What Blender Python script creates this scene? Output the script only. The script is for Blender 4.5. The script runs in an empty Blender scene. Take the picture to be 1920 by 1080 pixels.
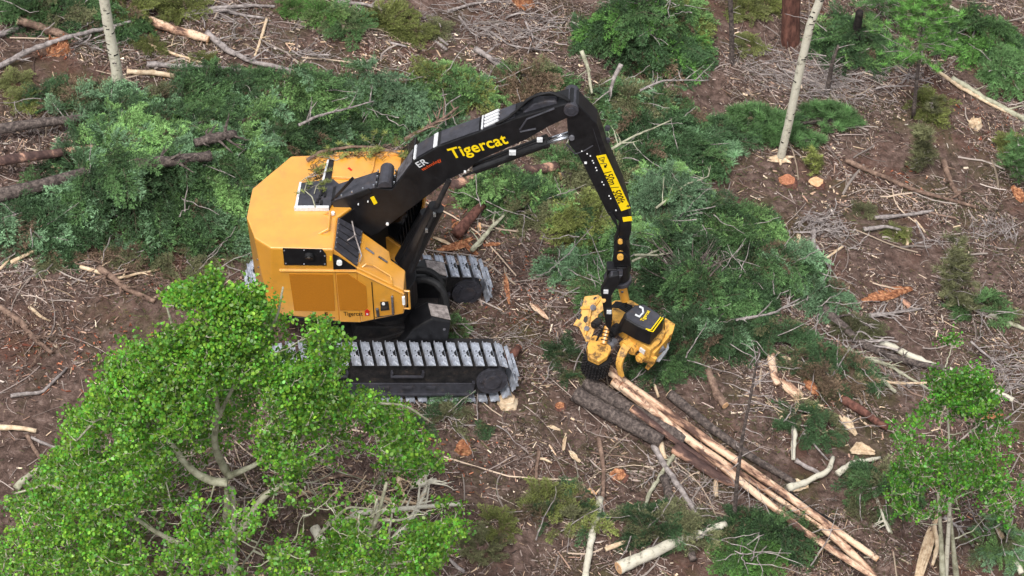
import bpy, math, numpy as np
from mathutils import Matrix, Vector
rad = math.radians
rng = np.random.default_rng(11)
sc = bpy.context.scene

# ------------------------------------------------------------------ camera
PITCH = rad(45); FPX = 4400.0; DIST = 47.3; ROLL = rad(-1.0)
CAM = np.array([0, -DIST*math.cos(PITCH), DIST*math.sin(PITCH)])
FW = np.array([0, math.cos(PITCH), -math.sin(PITCH)])
_r = np.array([1., 0, 0]); _u = np.cross(_r, FW)
RT = _r*math.cos(ROLL)+_u*math.sin(ROLL); UP = -_r*math.sin(ROLL)+_u*math.cos(ROLL)
cd = bpy.data.cameras.new('camera'); cam = bpy.data.objects.new('camera', cd)
sc.collection.objects.link(cam)
m = Matrix.Identity(4)
for i in range(3):
    m[i][0] = RT[i]; m[i][1] = UP[i]; m[i][2] = -FW[i]; m[i][3] = CAM[i]
cam.matrix_world = m
cd.sensor_width = 36; cd.lens = FPX/1920*36; cd.clip_start = 1; cd.clip_end = 1000
sc.camera = cam

# ------------------------------------------------------------------ light
SUN_EL = rad(62)       # overcast: broad soft sun from behind the camera, left
w = bpy.data.worlds.new("World"); sc.world = w; w.use_nodes = True
nt = w.node_tree; bg = nt.nodes['Background']
sky = nt.nodes.new('ShaderNodeTexSky'); sky.sky_type = 'NISHITA'; sky.sun_disc = False
sky.sun_elevation = SUN_EL; sky.sun_rotation = rad(200)
sky.dust_density = 4; sky.air_density = 1.0; sky.ozone_density = 1.0
hs = nt.nodes.new('ShaderNodeHueSaturation'); hs.inputs['Saturation'].default_value = .22
nt.links.new(sky.outputs[0], hs.inputs['Color'])
nt.links.new(hs.outputs[0], bg.inputs[0]); bg.inputs[1].default_value = 0.15
sl = bpy.data.lights.new('sun', 'SUN'); sl.energy = 1.5; sl.angle = rad(10); sl.color = (1, .96, .9)
so = bpy.data.objects.new('sun', sl); sc.collection.objects.link(so)
sdir = Vector((math.cos(SUN_EL)*math.sin(rad(200)), math.cos(SUN_EL)*math.cos(rad(200)), math.sin(SUN_EL)))
so.rotation_euler = sdir.to_track_quat('Z', 'Y').to_euler()
so.location = sdir*60
sc.view_settings.view_transform = 'Standard'; sc.view_settings.look = 'None'
sc.view_settings.exposure = 0.55; sc.view_settings.gamma = 1
sc.cycles.max_bounces = 6; sc.cycles.transparent_max_bounces = 6

# ------------------------------------------------------------------ maths helpers
def proj(P):
    d = np.asarray(P, float)-CAM; z = d@FW
    return np.stack([960+FPX*(d@RT)/z, 540-FPX*(d@UP)/z], -1)
def raydir(px, py): return FW+RT*(px-960)/FPX-UP*(py-540)/FPX
def hit(px, py, p0, n):
    d = raydir(px, py); return CAM+d*(((np.asarray(p0)-CAM)@n)/(d@n))
def _hash(ix, iy, s):
    h = (ix.astype(np.int64)*374761393+iy.astype(np.int64)*668265263+s*1442695041) & 0x7fffffff
    h = ((h ^ (h >> 13))*1274126177) & 0x7fffffff
    return ((h ^ (h >> 16)) & 0xffff)/65535.0
def vnoise(x, y, s=0):
    x = np.asarray(x, float); y = np.asarray(y, float)
    ix = np.floor(x); iy = np.floor(y); fx = x-ix; fy = y-iy
    fx = fx*fx*(3-2*fx); fy = fy*fy*(3-2*fy); ix = ix.astype(int); iy = iy.astype(int)
    a = _hash(ix, iy, s); b = _hash(ix+1, iy, s); c = _hash(ix, iy+1, s); d = _hash(ix+1, iy+1, s)
    return (a*(1-fx)+b*fx)*(1-fy)+(c*(1-fx)+d*fx)*fy
SLOPE = -0.2
MACH = np.array([-2.65, -2.05])
def gh(x, y):
    x = np.asarray(x, float); y = np.asarray(y, float)
    n = (vnoise(x*.45, y*.45, 1)-.5)*.34+(vnoise(x*1.3, y*1.3, 2)-.5)*.16+(vnoise(x*3.7, y*3.7, 3)-.5)*.07
    d = np.hypot((x-MACH[0])/3.4, (y-MACH[1])/2.4)
    bank = .07*np.clip(1.25-d, 0, .3)/.3
    return SLOPE*x+bank+n*np.clip((d-.8)*1.6, .12, 1)
def G(px, py, h=0.0):
    p = hit(px, py, (0, 0, 0), np.array([-SLOPE, 0, 1.]))
    for _ in range(7):
        p = hit(px, py, (p[0], p[1], gh(p[0], p[1])+h), np.array([0, 0, 1.]))
    return p
def frame(yaw, pitch=0, roll=0):
    cy, sy = math.cos(yaw), math.sin(yaw); cp, sp = math.cos(pitch), math.sin(pitch); cr, sr = math.cos(roll), math.sin(roll)
    return np.array([[cy, -sy, 0], [sy, cy, 0], [0, 0, 1]])@np.array([[cp, 0, -sp], [0, 1, 0], [sp, 0, cp]])@np.array([[1, 0, 0], [0, cr, -sr], [0, sr, cr]])
def unit(v): v = np.asarray(v, float); return v/(np.linalg.norm(v)+1e-12)

# ------------------------------------------------------------------ mesh builder
class MB:
    def __init__(s): s.v = []; s.f = []; s.n = 0; s.c = []
    def add(s, v, f, col=None):
        v = np.asarray(v, float); s.v.append(v)
        for q in f: s.f.append([i+s.n for i in q]); s.c.append(col)
        s.n += len(v); return s
    def prism(s, poly, vec):
        poly = np.asarray(poly, float); vec = np.asarray(vec, float); k = len(poly)
        nrm = np.zeros(3)
        for i in range(k): nrm += np.cross(poly[i], poly[(i+1) % k])
        if nrm@vec > 0: poly = poly[::-1]
        v = np.vstack([poly, poly+vec])
        return s.add(v, [list(range(k)), list(range(2*k-1, k-1, -1))]+[[(i+1) % k, i, k+i, k+(i+1) % k] for i in range(k)])
    def box(s, c, size, R=None, taper=1.0):
        h = np.asarray(size, float)/2; R = np.eye(3) if R is None else R
        v = np.array([[x*h[0]*(taper if z > 0 else 1), y*h[1]*(taper if z > 0 else 1), z*h[2]] for z in (-1, 1) for y in (-1, 1) for x in (-1, 1)])
        return s.add(v@R.T+np.asarray(c), [[0, 2, 3, 1], [4, 5, 7, 6], [0, 1, 5, 4], [2, 6, 7, 3], [0, 4, 6, 2], [1, 3, 7, 5]])
    def tube(s, path, r, n=8, cap=True, jit=0):
        path = np.asarray(path, float); k = len(path); r = np.broadcast_to(np.asarray(r, float), (k,))
        t = np.gradient(path, axis=0) if k > 1 else path
        a = np.cross(t[0], [0, 0, 1.]); a = unit(a if np.linalg.norm(a) > 1e-6*np.linalg.norm(t[0]) else [1, 0, 0])
        vs = []
        for i in range(k):
            ti = unit(t[i]); a = unit(a-ti*(a@ti)); b = np.cross(ti, a)
            an = np.arange(n)*2*math.pi/n
            rr = r[i]*(1+(rng.random(n)-.5)*jit)
            vs.append(path[i]+np.outer(np.cos(an)*rr, a)+np.outer(np.sin(an)*rr, b))
        f = [[i*n+j, i*n+(j+1) % n, (i+1)*n+(j+1) % n, (i+1)*n+j] for i in range(k-1) for j in range(n)]
        if cap: f += [list(range(n))[::-1], [(k-1)*n+j for j in range(n)]]
        return s.add(np.vstack(vs), f)
    def cyl(s, a, b, r, n=16): return s.tube([a, b], r, n)
    def build(s, name, mat, parent=None, bevel=0, smooth=False, xf=None):
        v = np.vstack(s.v)
        if xf is not None: v = v@xf[1].T+xf[0]
        return link_mesh(name, v, s.f, mat, parent, bevel, smooth)

COL = sc.collection
def link_mesh(name, v, f, mat, parent=None, bevel=0, smooth=False):
    if parent is not None: v = v-np.array(parent['_o'] if '_o' in parent else (0, 0, 0))
    me = bpy.data.meshes.new(name); me.from_pydata(v.tolist(), [], [list(map(int, q)) for q in f]); me.update()
    if smooth:
        me.polygons.foreach_set('use_smooth', [True]*len(me.polygons))
    ob = bpy.data.objects.new(name, me); COL.objects.link(ob); me.materials.append(mat)
    if parent is not None: ob.parent = parent; ob['_o'] = list(parent['_o'])
    else: ob['_o'] = [0., 0., 0.]
    if bevel:
        b = ob.modifiers.new('bevel', 'BEVEL'); b.width = bevel; b.segments = 2; b.limit_method = 'ANGLE'; b.angle_limit = rad(25)
    return ob
def soup(name, v, k, mat, parent=None, cols=None, smooth=False):
    """v: (N,k,3) array, N separate k-gons; cols (N,3) per face albedo."""
    N = len(v); v = v.reshape(-1, 3)
    if parent is not None: v = v-np.array(parent['_o'])
    me = bpy.data.meshes.new(name); me.vertices.add(N*k); me.loops.add(N*k); me.polygons.add(N)
    me.vertices.foreach_set('co', v.astype(np.float32).ravel())
    me.loops.foreach_set('vertex_index', np.arange(N*k, dtype=np.int32))
    me.polygons.foreach_set('loop_start', np.arange(0, N*k, k, dtype=np.int32))
    me.update(calc_edges=True)
    if cols is not None:
        a = me.color_attributes.new('tint', 'FLOAT_COLOR', 'CORNER')
        c = np.ones((N, k, 4), np.float32); c[:, :, :3] = np.asarray(cols)[:, None, :]; a.data.foreach_set('color', c.ravel())
    me.materials.append(mat)
    ob = bpy.data.objects.new(name, me); COL.objects.link(ob)
    if parent is not None: ob.parent = parent; ob['_o'] = list(parent['_o'])
    else: ob['_o'] = [0., 0., 0.]
    return ob
def quads_to_soup(v, f): return np.asarray(v)[np.asarray(f)]
def thing(name, label, cat, loc, group=None):
    o = bpy.data.objects.new(name, None); COL.objects.link(o); o.empty_display_size = .3
    o.location = [float(t) for t in loc]; o['_o'] = [float(t) for t in loc]
    o['label'] = label; o['category'] = cat
    if group: o['group'] = group
    return o
def tag(o, label, cat, group=None):
    o['label'] = label; o['category'] = cat
    if group: o['group'] = group
    return o

# ------------------------------------------------------------------ materials
def srgb(r, g, b):
    return tuple((c/255/12.92 if c/255 <= .04045 else ((c/255+.055)/1.055)**2.4) for c in (r, g, b))
def mat_base(name):
    mt = bpy.data.materials.new(name); mt.use_nodes = True; nt = mt.node_tree
    return mt, nt, nt.nodes['Principled BSDF']
def mk(nt, t, **kw):
    n = nt.nodes.new(t)
    for k, v in kw.items(): setattr(n, k, v)
    return n
def noise_mat(name, c1, c2, scale=8, rough=.8, bump=.3, bscale=None, metal=0, detail=8, c3=None, stretch=None, prerot=0, lo=.35, hi=.65, spec=.3):
    mt, nt, p = mat_base(name); L = nt.links
    tc = mk(nt, 'ShaderNodeTexCoord'); mp = mk(nt, 'ShaderNodeMapping'); 
    if prerot:
        vr = mk(nt, 'ShaderNodeVectorRotate', rotation_type='Z_AXIS'); vr.inputs['Angle'].default_value = prerot; L.new(tc.outputs['Object'], vr.inputs['Vector']); L.new(vr.outputs[0], mp.inputs[0])
    else: L.new(tc.outputs['Object'], mp.inputs[0])
    if stretch: mp.inputs['Scale'].default_value = stretch
    n = mk(nt, 'ShaderNodeTexNoise'); n.inputs['Scale'].default_value = scale; n.inputs['Detail'].default_value = detail; n.inputs['Roughness'].default_value = .65
    L.new(mp.outputs[0], n.inputs['Vector'])
    r = mk(nt, 'ShaderNodeValToRGB'); L.new(n.outputs[0], r.inputs[0])
    r.color_ramp.elements[0].color = (*c1, 1); r.color_ramp.elements[0].position = lo
    r.color_ramp.elements[1].color = (*c2, 1); r.color_ramp.elements[1].position = hi
    if c3: e = r.color_ramp.elements.new((lo+hi)/2); e.color = (*c3, 1)
    L.new(r.outputs[0], p.inputs['Base Color'])
    p.inputs['Roughness'].default_value = rough; p.inputs['Metallic'].default_value = metal
    p.inputs['Specular IOR Level'].default_value = spec
    if bump:
        n2 = mk(nt, 'ShaderNodeTexNoise'); n2.inputs['Scale'].default_value = bscale or scale*3; n2.inputs['Detail'].default_value = 6
        L.new(mp.outputs[0], n2.inputs['Vector'])
        b = mk(nt, 'ShaderNodeBump'); b.inputs['Strength'].default_value = bump; b.inputs['Distance'].default_value = .03
        L.new(n2.outputs[0], b.inputs['Height']); L.new(b.outputs[0], p.inputs['Normal'])
    return mt
def tint_mat(name, rough=.7, transl=0.0, spec=.25, var=.5, scale=1.3):
    """albedo from the per-face tint attribute, times broad procedural variation"""
    mt, nt, p = mat_base(name); L = nt.links
    a = mk(nt, 'ShaderNodeAttribute', attribute_name='tint')
    tc = mk(nt, 'ShaderNodeTexCoord'); n = mk(nt, 'ShaderNodeTexNoise'); n.inputs['Scale'].default_value = scale; n.inputs['Detail'].default_value = 4
    L.new(tc.outputs['Object'], n.inputs['Vector'])
    mr = mk(nt, 'ShaderNodeMapRange'); mr.inputs[1].default_value = .3; mr.inputs[2].default_value = .7; mr.inputs[3].default_value = 1-var*.6; mr.inputs[4].default_value = 1+var*.6
    L.new(n.outputs[0], mr.inputs[0])
    mx = mk(nt, 'ShaderNodeVectorMath', operation='SCALE'); L.new(a.outputs['Color'], mx.inputs[0]); L.new(mr.outputs[0], mx.inputs['Scale'])
    L.new(mx.outputs[0], p.inputs['Base Color']); p.inputs['Roughness'].default_value = rough; p.inputs['Specular IOR Level'].default_value = spec
    if transl:
        tr = mk(nt, 'ShaderNodeBsdfTranslucent'); L.new(mx.outputs[0], tr.inputs[0])
        ms = mk(nt, 'ShaderNodeMixShader'); ms.inputs[0].default_value = transl
        L.new(p.outputs[0], ms.inputs[1]); L.new(tr.outputs[0], ms.inputs[2]); L.new(ms.outputs[0], nt.nodes['Material Output'].inputs[0])
    return mt
M = {}
M['leaf'] = tint_mat('aspen_leaf', .42, .28, .5, .45, 1.6)
M['needle'] = tint_mat('conifer_needles', .6, .05, .3, .5, 1.6)
M['chip'] = tint_mat('wood_chips', .8, 0, .2, .3)
M['yellow'] = noise_mat('yellow_paint', srgb(212, 145, 32), srgb(232, 165, 48), 2.2, .38, .02, 40, spec=.9, lo=.3, hi=.75)
def add_dirt(mt, col, lo, hi, amt, scale):
    nt = mt.node_tree; L = nt.links; p = nt.nodes['Principled BSDF']; src = p.inputs['Base Color'].links[0].from_socket
    tc = mk(nt, 'ShaderNodeTexCoord'); n = mk(nt, 'ShaderNodeTexNoise'); n.inputs['Scale'].default_value = scale; n.inputs['Detail'].default_value = 12; n.inputs['Roughness'].default_value = .75; L.new(tc.outputs['Object'], n.inputs['Vector'])
    mr = mk(nt, 'ShaderNodeMapRange'); mr.inputs[1].default_value = lo; mr.inputs[2].default_value = hi; mr.inputs[4].default_value = amt; L.new(n.outputs[0], mr.inputs[0])
    mx = mk(nt, 'ShaderNodeMixRGB'); L.new(mr.outputs[0], mx.inputs[0]); L.new(src, mx.inputs[1]); mx.inputs[2].default_value = (*col, 1); L.new(mx.outputs[0], p.inputs['Base Color'])
add_dirt(M['yellow'], srgb(140, 108, 70), .5, .7, .35, 2.4); add_dirt(M['yellow'], srgb(92, 76, 58), .62, .68, .6, 16)
_p = M['yellow'].node_tree.nodes['Principled BSDF']; _p.inputs['Coat Weight'].default_value = 1; _p.inputs['Coat Roughness'].default_value = .35; _p.inputs['Coat IOR'].default_value = 2.0
M['yellow_dusty'] = noise_mat('dusty_yellow_paint', srgb(112, 84, 46), srgb(224, 170, 76), 7, .55, .1, 30, c3=srgb(210, 158, 76), spec=.5, lo=.38, hi=.58)
M['mesh_panel'] = noise_mat('yellow_grille', srgb(176, 110, 18), srgb(192, 122, 24), 60, .7, .5, 260)
M['black'] = noise_mat('black_paint', srgb(16, 16, 19), srgb(30, 30, 33), 5, .42, .05, 30, spec=.4)
M['black_top'] = noise_mat('worn_black_paint', srgb(46, 46, 52), srgb(66, 66, 74), 6, .5, .1, 30, spec=.5)
M['rubber'] = noise_mat('black_rubber', srgb(20, 20, 22), srgb(34, 34, 36), 9, .6, .1)
M['dark_steel'] = noise_mat('dirty_dark_steel', srgb(22, 22, 25), srgb(46, 43, 43), 6, .7, .35, 22)
M['shoe'] = noise_mat('polished_track_steel', srgb(140, 142, 150), srgb(222, 225, 232), 7, .42, .2, 60, metal=.25, c3=srgb(168, 174, 187), spec=.6)
M['shoe_dirty'] = noise_mat('soiled_track_steel', srgb(70, 66, 68), srgb(125, 125, 132), 7, .6, .25, 60, metal=.35)
M['chrome'] = noise_mat('chrome_rod', srgb(200, 204, 210), srgb(225, 228, 232), 3, .18, 0, metal=.9)
M['white_paint'] = noise_mat('white_paint', srgb(190, 192, 196), srgb(226, 228, 230), 20, .5, .05)
M['decal_yellow'] = noise_mat('yellow_decal', srgb(238, 205, 20), srgb(246, 214, 28), 5, .5, 0)
M['decal_orange'] = noise_mat('orange_decal', srgb(225, 84, 34), srgb(230, 92, 40), 5, .5, 0)
M['decal_red'] = noise_mat('red_decal', srgb(190, 26, 30), srgb(200, 34, 36), 5, .5, 0)
M['decal_black'] = noise_mat('black_decal', srgb(20, 18, 18), srgb(28, 24, 22), 5, .5, 0)
M['glass'] = noise_mat('dark_glass', srgb(14, 16, 20), srgb(20, 22, 26), 3, .08, 0, spec=.7)
M['lamp'] = noise_mat('lamp_lens', srgb(225, 228, 230), srgb(250, 250, 250), 30, .2, .1)
for _k in ('dark_steel', 'shoe', 'black_top'): add_dirt(M[_k], srgb(112, 94, 82), .54, .72, .35 if _k != 'shoe' else .3, 5)
M['bark'] = noise_mat('rough_pine_bark', srgb(58, 52, 51), srgb(124, 112, 106), 14, .95, 1, 40, c3=srgb(90, 80, 76))
M['bark_red'] = noise_mat('reddish_pine_bark', srgb(70, 46, 40), srgb(128, 88, 76), 9, .95, 1, 26, c3=srgb(98, 66, 58), stretch=(1, 1, .3))
M['bark_dark'] = noise_mat('charred_dark_bark', srgb(20, 18, 18), srgb(52, 46, 44), 10, .95, 1, 30)
M['grey_wood'] = noise_mat('weathered_grey_wood', srgb(110, 102, 100), srgb(178, 168, 164), 9, .85, .5, 50, c3=srgb(146, 137, 134))
M['brown_wood'] = noise_mat('brown_dead_wood', srgb(84, 68, 60), srgb(150, 126, 110), 9, .9, .6, 40, c3=srgb(118, 96, 84))
M['pale_wood'] = noise_mat('pale_peeled_wood', srgb(176, 148, 120), srgb(226, 206, 178), 8, .75, .4, 40, c3=srgb(206, 182, 152))
M['rot_wood'] = noise_mat('orange_rotten_wood', srgb(100, 62, 46), srgb(212, 158, 118), 13, .95, 1, 40, c3=srgb(164, 108, 76))
M['twig_bark'] = noise_mat('olive_twig_bark', srgb(70, 62, 50), srgb(110, 98, 84), 9, .9, .3)
M['cut'] = noise_mat('fresh_cut_wood', srgb(196, 148, 106), srgb(228, 190, 150), 20, .8, .2, 60)
M['cut_red'] = noise_mat('red_cut_wood', srgb(140, 84, 60), srgb(196, 136, 104), 20, .9, .4, 60)
M['aspen_bark'] = noise_mat('white_aspen_bark', srgb(60, 56, 50), srgb(205, 200, 184), 7, .8, .3, 30, c3=srgb(196, 190, 172), stretch=(1, 1, 1.5), lo=.28, hi=.6)
M['aspen_grey'] = noise_mat('grey_green_aspen_bark', srgb(120, 118, 98), srgb(186, 184, 162), 6, .8, .3, 30, c3=srgb(164, 162, 140))
# peeled stems: pinkish bare wood with bark left in long streaks
M['peeled'] = noise_mat('half_peeled_stem', srgb(88, 66, 58), srgb(226, 196, 168), 4.5, .75, .6, 50, c3=srgb(180, 142, 118), stretch=(.22, 1, 1), prerot=rad(45), lo=.40, hi=.55)
add_dirt(M['peeled'], srgb(96, 74, 66), .55, .62, .85, 7)
M['peeled_bark'] = noise_mat('stripped_bark_stem', srgb(66, 50, 48), srgb(205, 160, 135), 3, .85, .6, 40, c3=srgb(96, 74, 68), stretch=(.3, 1, 1), prerot=rad(45), lo=.42, hi=.62)

def ground_mat():
    mt, nt, p = mat_base('forest_soil'); L = nt.links
    tc = mk(nt, 'ShaderNodeTexCoord')
    def noi(s, d=8, r=.6):
        n = mk(nt, 'ShaderNodeTexNoise'); n.inputs['Scale'].default_value = s; n.inputs['Detail'].default_value = d; n.inputs['Roughness'].default_value = r
        L.new(tc.outputs['Object'], n.inputs['Vector']); return n
    def ramp(src, stops):
        r = mk(nt, 'ShaderNodeValToRGB'); L.new(src, r.inputs[0]); e = r.color_ramp.elements
        e[0].position, e[0].color = stops[0][0], (*stops[0][1], 1); e[1].position, e[1].color = stops[-1][0], (*stops[-1][1], 1)
        for q, c in stops[1:-1]: x = e.new(q); x.color = (*c, 1)
        return r
    a = ramp(noi(5, 12, .75).outputs[0], [(.3, srgb(56, 47, 44)), (.45, srgb(90, 73, 66)), (.56, srgb(118, 98, 90)), (.72, srgb(158, 138, 129))])
    b = ramp(noi(9, 10, .7).outputs[0], [(.3, srgb(72, 50, 43)), (.6, srgb(112, 82, 71)), (.8, srgb(144, 112, 98))])
    g = ramp(noi(14, 8, .7).outputs[0], [(.3, srgb(52, 52, 34)), (.7, srgb(98, 92, 62))])
    m1 = ramp(noi(.42, 4).outputs[0], [(.5, (0, 0, 0)), (.66, (1, 1, 1))])
    n3 = noi(.6, 5); n3.inputs['Distortion'].default_value = .6
    m2 = ramp(n3.outputs[0], [(.52, (0, 0, 0)), (.66, (.75, .75, .75))])
    x1 = mk(nt, 'ShaderNodeMixRGB'); L.new(m1.outputs[0], x1.inputs[0]); L.new(a.outputs[0], x1.inputs[1]); L.new(b.outputs[0], x1.inputs[2])
    x2 = mk(nt, 'ShaderNodeMixRGB'); L.new(m2.outputs[0], x2.inputs[0]); L.new(x1.outputs[0], x2.inputs[1]); L.new(g.outputs[0], x2.inputs[2])
    L.new(x2.outputs[0], p.inputs['Base Color']); p.inputs['Roughness'].default_value = .95; p.inputs['Specular IOR Level'].default_value = .15
    bm = mk(nt, 'ShaderNodeBump'); bm.inputs['Strength'].default_value = 1; bm.inputs['Distance'].default_value = .06
    L.new(noi(18, 10, .7).outputs[0], bm.inputs['Height']); L.new(bm.outputs[0], p.inputs['Normal'])
    return mt
M['soil'] = ground_mat()

# ------------------------------------------------------------------ ground
def make_ground():
    xs = np.concatenate([np.linspace(-120, -15, 22)[:-1], np.arange(-15, 15.01, .075), np.linspace(15, 120, 22)[1:]])
    ys = np.concatenate([np.linspace(-60, -11, 14)[:-1], np.arange(-11, 14.01, .075), np.linspace(14, 200, 30)[1:]])
    X, Y = np.meshgrid(xs, ys); Z = gh(X, Y)+(vnoise(X*9, Y*9, 7)-.5)*.035
    Z = np.where(np.abs(X) > 15, SLOPE*15*np.sign(X)+(Z-SLOPE*15*np.sign(X))*.6, Z)
    v = np.stack([X, Y, Z], -1).reshape(-1, 3); nx, ny = len(xs), len(ys)
    i = (np.arange(ny-1)[:, None]*nx+np.arange(nx-1)[None]).ravel()
    f = np.stack([i, i+1, i+1+nx, i+nx], 1)
    me = bpy.data.meshes.new('ground'); me.vertices.add(len(v)); me.vertices.foreach_set('co', v.astype(np.float32).ravel())
    me.loops.add(f.size); me.loops.foreach_set('vertex_index', f.astype(np.int32).ravel())
    me.polygons.add(len(f)); me.polygons.foreach_set('loop_start', np.arange(0, f.size, 4, dtype=np.int32)); me.update(calc_edges=True)
    me.polygons.foreach_set('use_smooth', np.ones(len(f), bool)); me.materials.append(M['soil'])
    o = bpy.data.objects.new('ground', me); COL.objects.link(o); o['kind'] = 'structure'
make_ground()

# ------------------------------------------------------------------ harvester
U_O = np.array([-2.65, -2.05, .53]); U_R = frame(rad(9.9), rad(-12), rad(-4.0))
HC = U_O+U_R@np.array([0, 0, 1.2]); H_O = np.array([HC[0], HC[1], 0.]); H_R = frame(rad(-3.5))
HY = H_R@np.array([0, 1., 0])
YN = -1.33                                            # near side of the house
def hs_(px, py, y):                                   # pixel -> world, on a vertical plane of the house
    return hit(px, py, H_O+HY*y, HY)
def hz_(px, py, z): return hit(px, py, (0, 0, z), np.array([0, 0, 1.]))
def hp_(px, py, pts):                                 # pixel -> world, on the plane through three points
    n = np.cross(pts[1]-pts[0], pts[2]-pts[0]); return hit(px, py, pts[0], n)
def side(pix, y, thick, name, mat, parent, bevel=.01):
    b = MB(); b.prism([hs_(x, q, y) for x, q in pix], HY*thick); return b.build(name, mat, parent, bevel)

hv = thing('tracked_harvester', 'yellow tracked forestry harvester with long black boom in middle of the clearing', 'forestry harvester', U_O)

def track(yc, label=None):
    L, Ht, W = 4.85, .98, .64; r = Ht/2-.03
    xf = (U_O, U_R)
    base = MB()
    # side frame: hull with sloped ends
    pr = []
    for sx in (1, -1):
        pass
    hull = [(-L/2+.25, .3), (-L/2+.45, .12), (L/2-.45, .12), (L/2-.22, .3), (L/2-.22, .62), (L/2-.5, .84), (-L/2+.5, .84), (-L/2+.25, .62)]
    base.prism([(x, yc-.2, z) for x, z in hull], (0, .4, 0))
    tf = base.build('crawler_track', M['dark_steel'], hv, .015, xf=xf)
    g = MB()
    for s in (-1, 1):                                  # lower guard rail, steps, openings
        ys = yc+s*.25
        g.box((-.15, ys, .16), (3.5, .07, .05)); g.box((-.15, ys-s*.02, .3), (3.4, .03, .24))
        g.box((1.57, ys, .3), (.05, .08, .34)); g.box((-1.87, ys, .3), (.05, .08, .34))
        for xx in (-1.2, .25): 
            g.box((xx, ys+s*.02, .62), (.62, .05, .04)); g.box((xx-.3, ys, .67), (.04, .08, .12)); g.box((xx+.3, ys, .67), (.04, .08, .12))
        for xx in (-1.5, -1.1, -.6, -.15, .3, .75): g.box((xx, ys+s*.015, .33), (.2, .02, .07))
    g.build('guard_rail', M['black_top'], tf, .006, xf=xf)
    for x in (L/2-.5, -L/2+.5):
        wv = MB(); wv.cyl((x, yc-.27, .49), (x, yc+.27, .49), .30, 28); wv.cyl((x, yc-.31, .49), (x, yc+.31, .49), .16, 20)
        for k in range(8):
            a = k*math.pi/4; wv.cyl((x+.22*math.cos(a), yc-.29, .49+.22*math.sin(a)), (x+.22*math.cos(a), yc+.29, .49+.22*math.sin(a)), .025, 6)
        wv.build('drive_wheel', M['black_top'], tf, xf=xf)
    # belt: loop of shoes
    sm = MB()
    P = .236
    sm.prism([(-.092, -W/2, -.015), (-.092, -W/2, .05), (-.08, -W/2, .056), (-.066, -W/2, .012), (-.012, -W/2, .012), (-.004, -W/2, .03), (.01, -W/2, .03), (.018, -W/2, .012), (.080, -W/2, .004), (.084, -W/2, -.015)], (0, W, 0))
    sm2 = MB()
    for sy in (-1, 1):
        for sx in (-1, 1): sm2.cyl((sx*.036+.02, sy*.07, .0), (sx*.036+.02, sy*.07, .024), .014, 6)
    sm2.box((.035, 0, .006), (.06, .10, .024));  # black block stands in for the shaded hole at the shoe centre
    me0 = link_mesh('tmp', np.vstack(sm.v), sm.f, M['shoe']); meA = me0.data; bpy.data.objects.remove(me0)
    meA.materials.append(M['shoe_dirty']); meA.materials.append(M['black'])
    me0 = link_mesh('tmp', np.vstack(sm2.v), sm2.f, M['black']); meB = me0.data; bpy.data.objects.remove(me0)
    s1 = L-2*r-.06; tot = 2*s1+2*math.pi*r; n = int(round(tot/P)); step = tot/n
    for k in range(n):
        s = k*step
        if s < s1: x, z, a = -s1/2+s, .49+r, 0
        elif s < s1+math.pi*r: t = (s-s1)/r; x, z, a = s1/2+r*math.sin(t), .49+r*math.cos(t), t
        elif s < 2*s1+math.pi*r: x, z, a = s1/2-(s-s1-math.pi*r), .49-r, math.pi
        else: t = (s-2*s1-math.pi*r)/r; x, z, a = -s1/2-r*math.sin(t), .49-r*math.cos(t), math.pi+t
        Rl = np.array([[math.cos(a), 0, math.sin(a)], [0, 1, 0], [-math.sin(a), 0, math.cos(a)]])
        R = U_R@Rl; o = U_O+U_R@np.array([x, yc, z])-np.array(tf['_o'])
        mtx = Matrix([[*R[0], o[0]], [*R[1], o[1]], [*R[2], o[2]], [0, 0, 0, 1]])
        sh = bpy.data.objects.new('track_shoe', meA); COL.objects.link(sh); sh.parent = tf; sh.matrix_local = mtx
        bo = bpy.data.objects.new('shoe_bolts_and_dark_hole', meB); COL.objects.link(bo); bo.parent = tf; bo.matrix_local = mtx
    return tf
track(-1.31); track(1.31)

# undercarriage: cross member, levelling base, front towers
cb = MB(); xf = (U_O, U_R)
cb.box((0, 0, .62), (1.9, 2.3, .3)); cb.box((0, 0, .85), (1.3, 1.3, .4)); cb.tube([(0, 0, .9), (0, 0, 1.4)], .6, 28)
cb.build('undercarriage_frame', M['dark_steel'], hv, .02, xf=xf)
lk = MB(); b0 = HC
lk.tube([H_O+H_R@np.array([0, 0, HC[2]]), H_O+H_R@np.array([0, 0, 2.34])], .62, 28)
lk.build('turntable', M['black'], hv, .01)
def tower(pix, y, th, name='levelling_tower'):
    side(pix, y, th, name, M['black'], hv, .02)
# levelling towers in front (two black blocks with grey worn tops)
def lvl(yc, x0, px):
    q = MB()
    prof = [(x0-.85, .75), (x0-.55, .72), (x0+.38, .72), (x0+.42, 1.0), (x0+.4, 1.42), (x0+.02, 1.5), (x0-.3, 1.25)]
    prof[0] = (x0-.5, .75); prof[1] = (x0-.4, .72); q.prism([(x, yc-.26, z) for x, z in prof], (0, .52, 0))
    ob = q.build('levelling_tower', M['black'], hv, .03, xf=xf)
    q = MB(); q.prism([(x0+.02, yc-.17, 1.503), (x0+.4, yc-.2, 1.424), (x0+.4, yc+.2, 1.424), (x0+.02, yc+.17, 1.503)], (0.004, 0, .018)); q.build('worn_top', M['grey_wood'], ob, xf=xf)
    q = MB()
    for dx, dz in ((-.1, .85), (.25, .85), (.3, 1.25), (-.5, .9)): q.cyl((x0+dx, yc-.27, dz), (x0+dx, yc-.24, dz), .03, 8)
    q.build('bolt', M['shoe_dirty'], ob, xf=xf)
lvl(-.68, .68, 0); lvl(.62, .85, 0)
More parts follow.
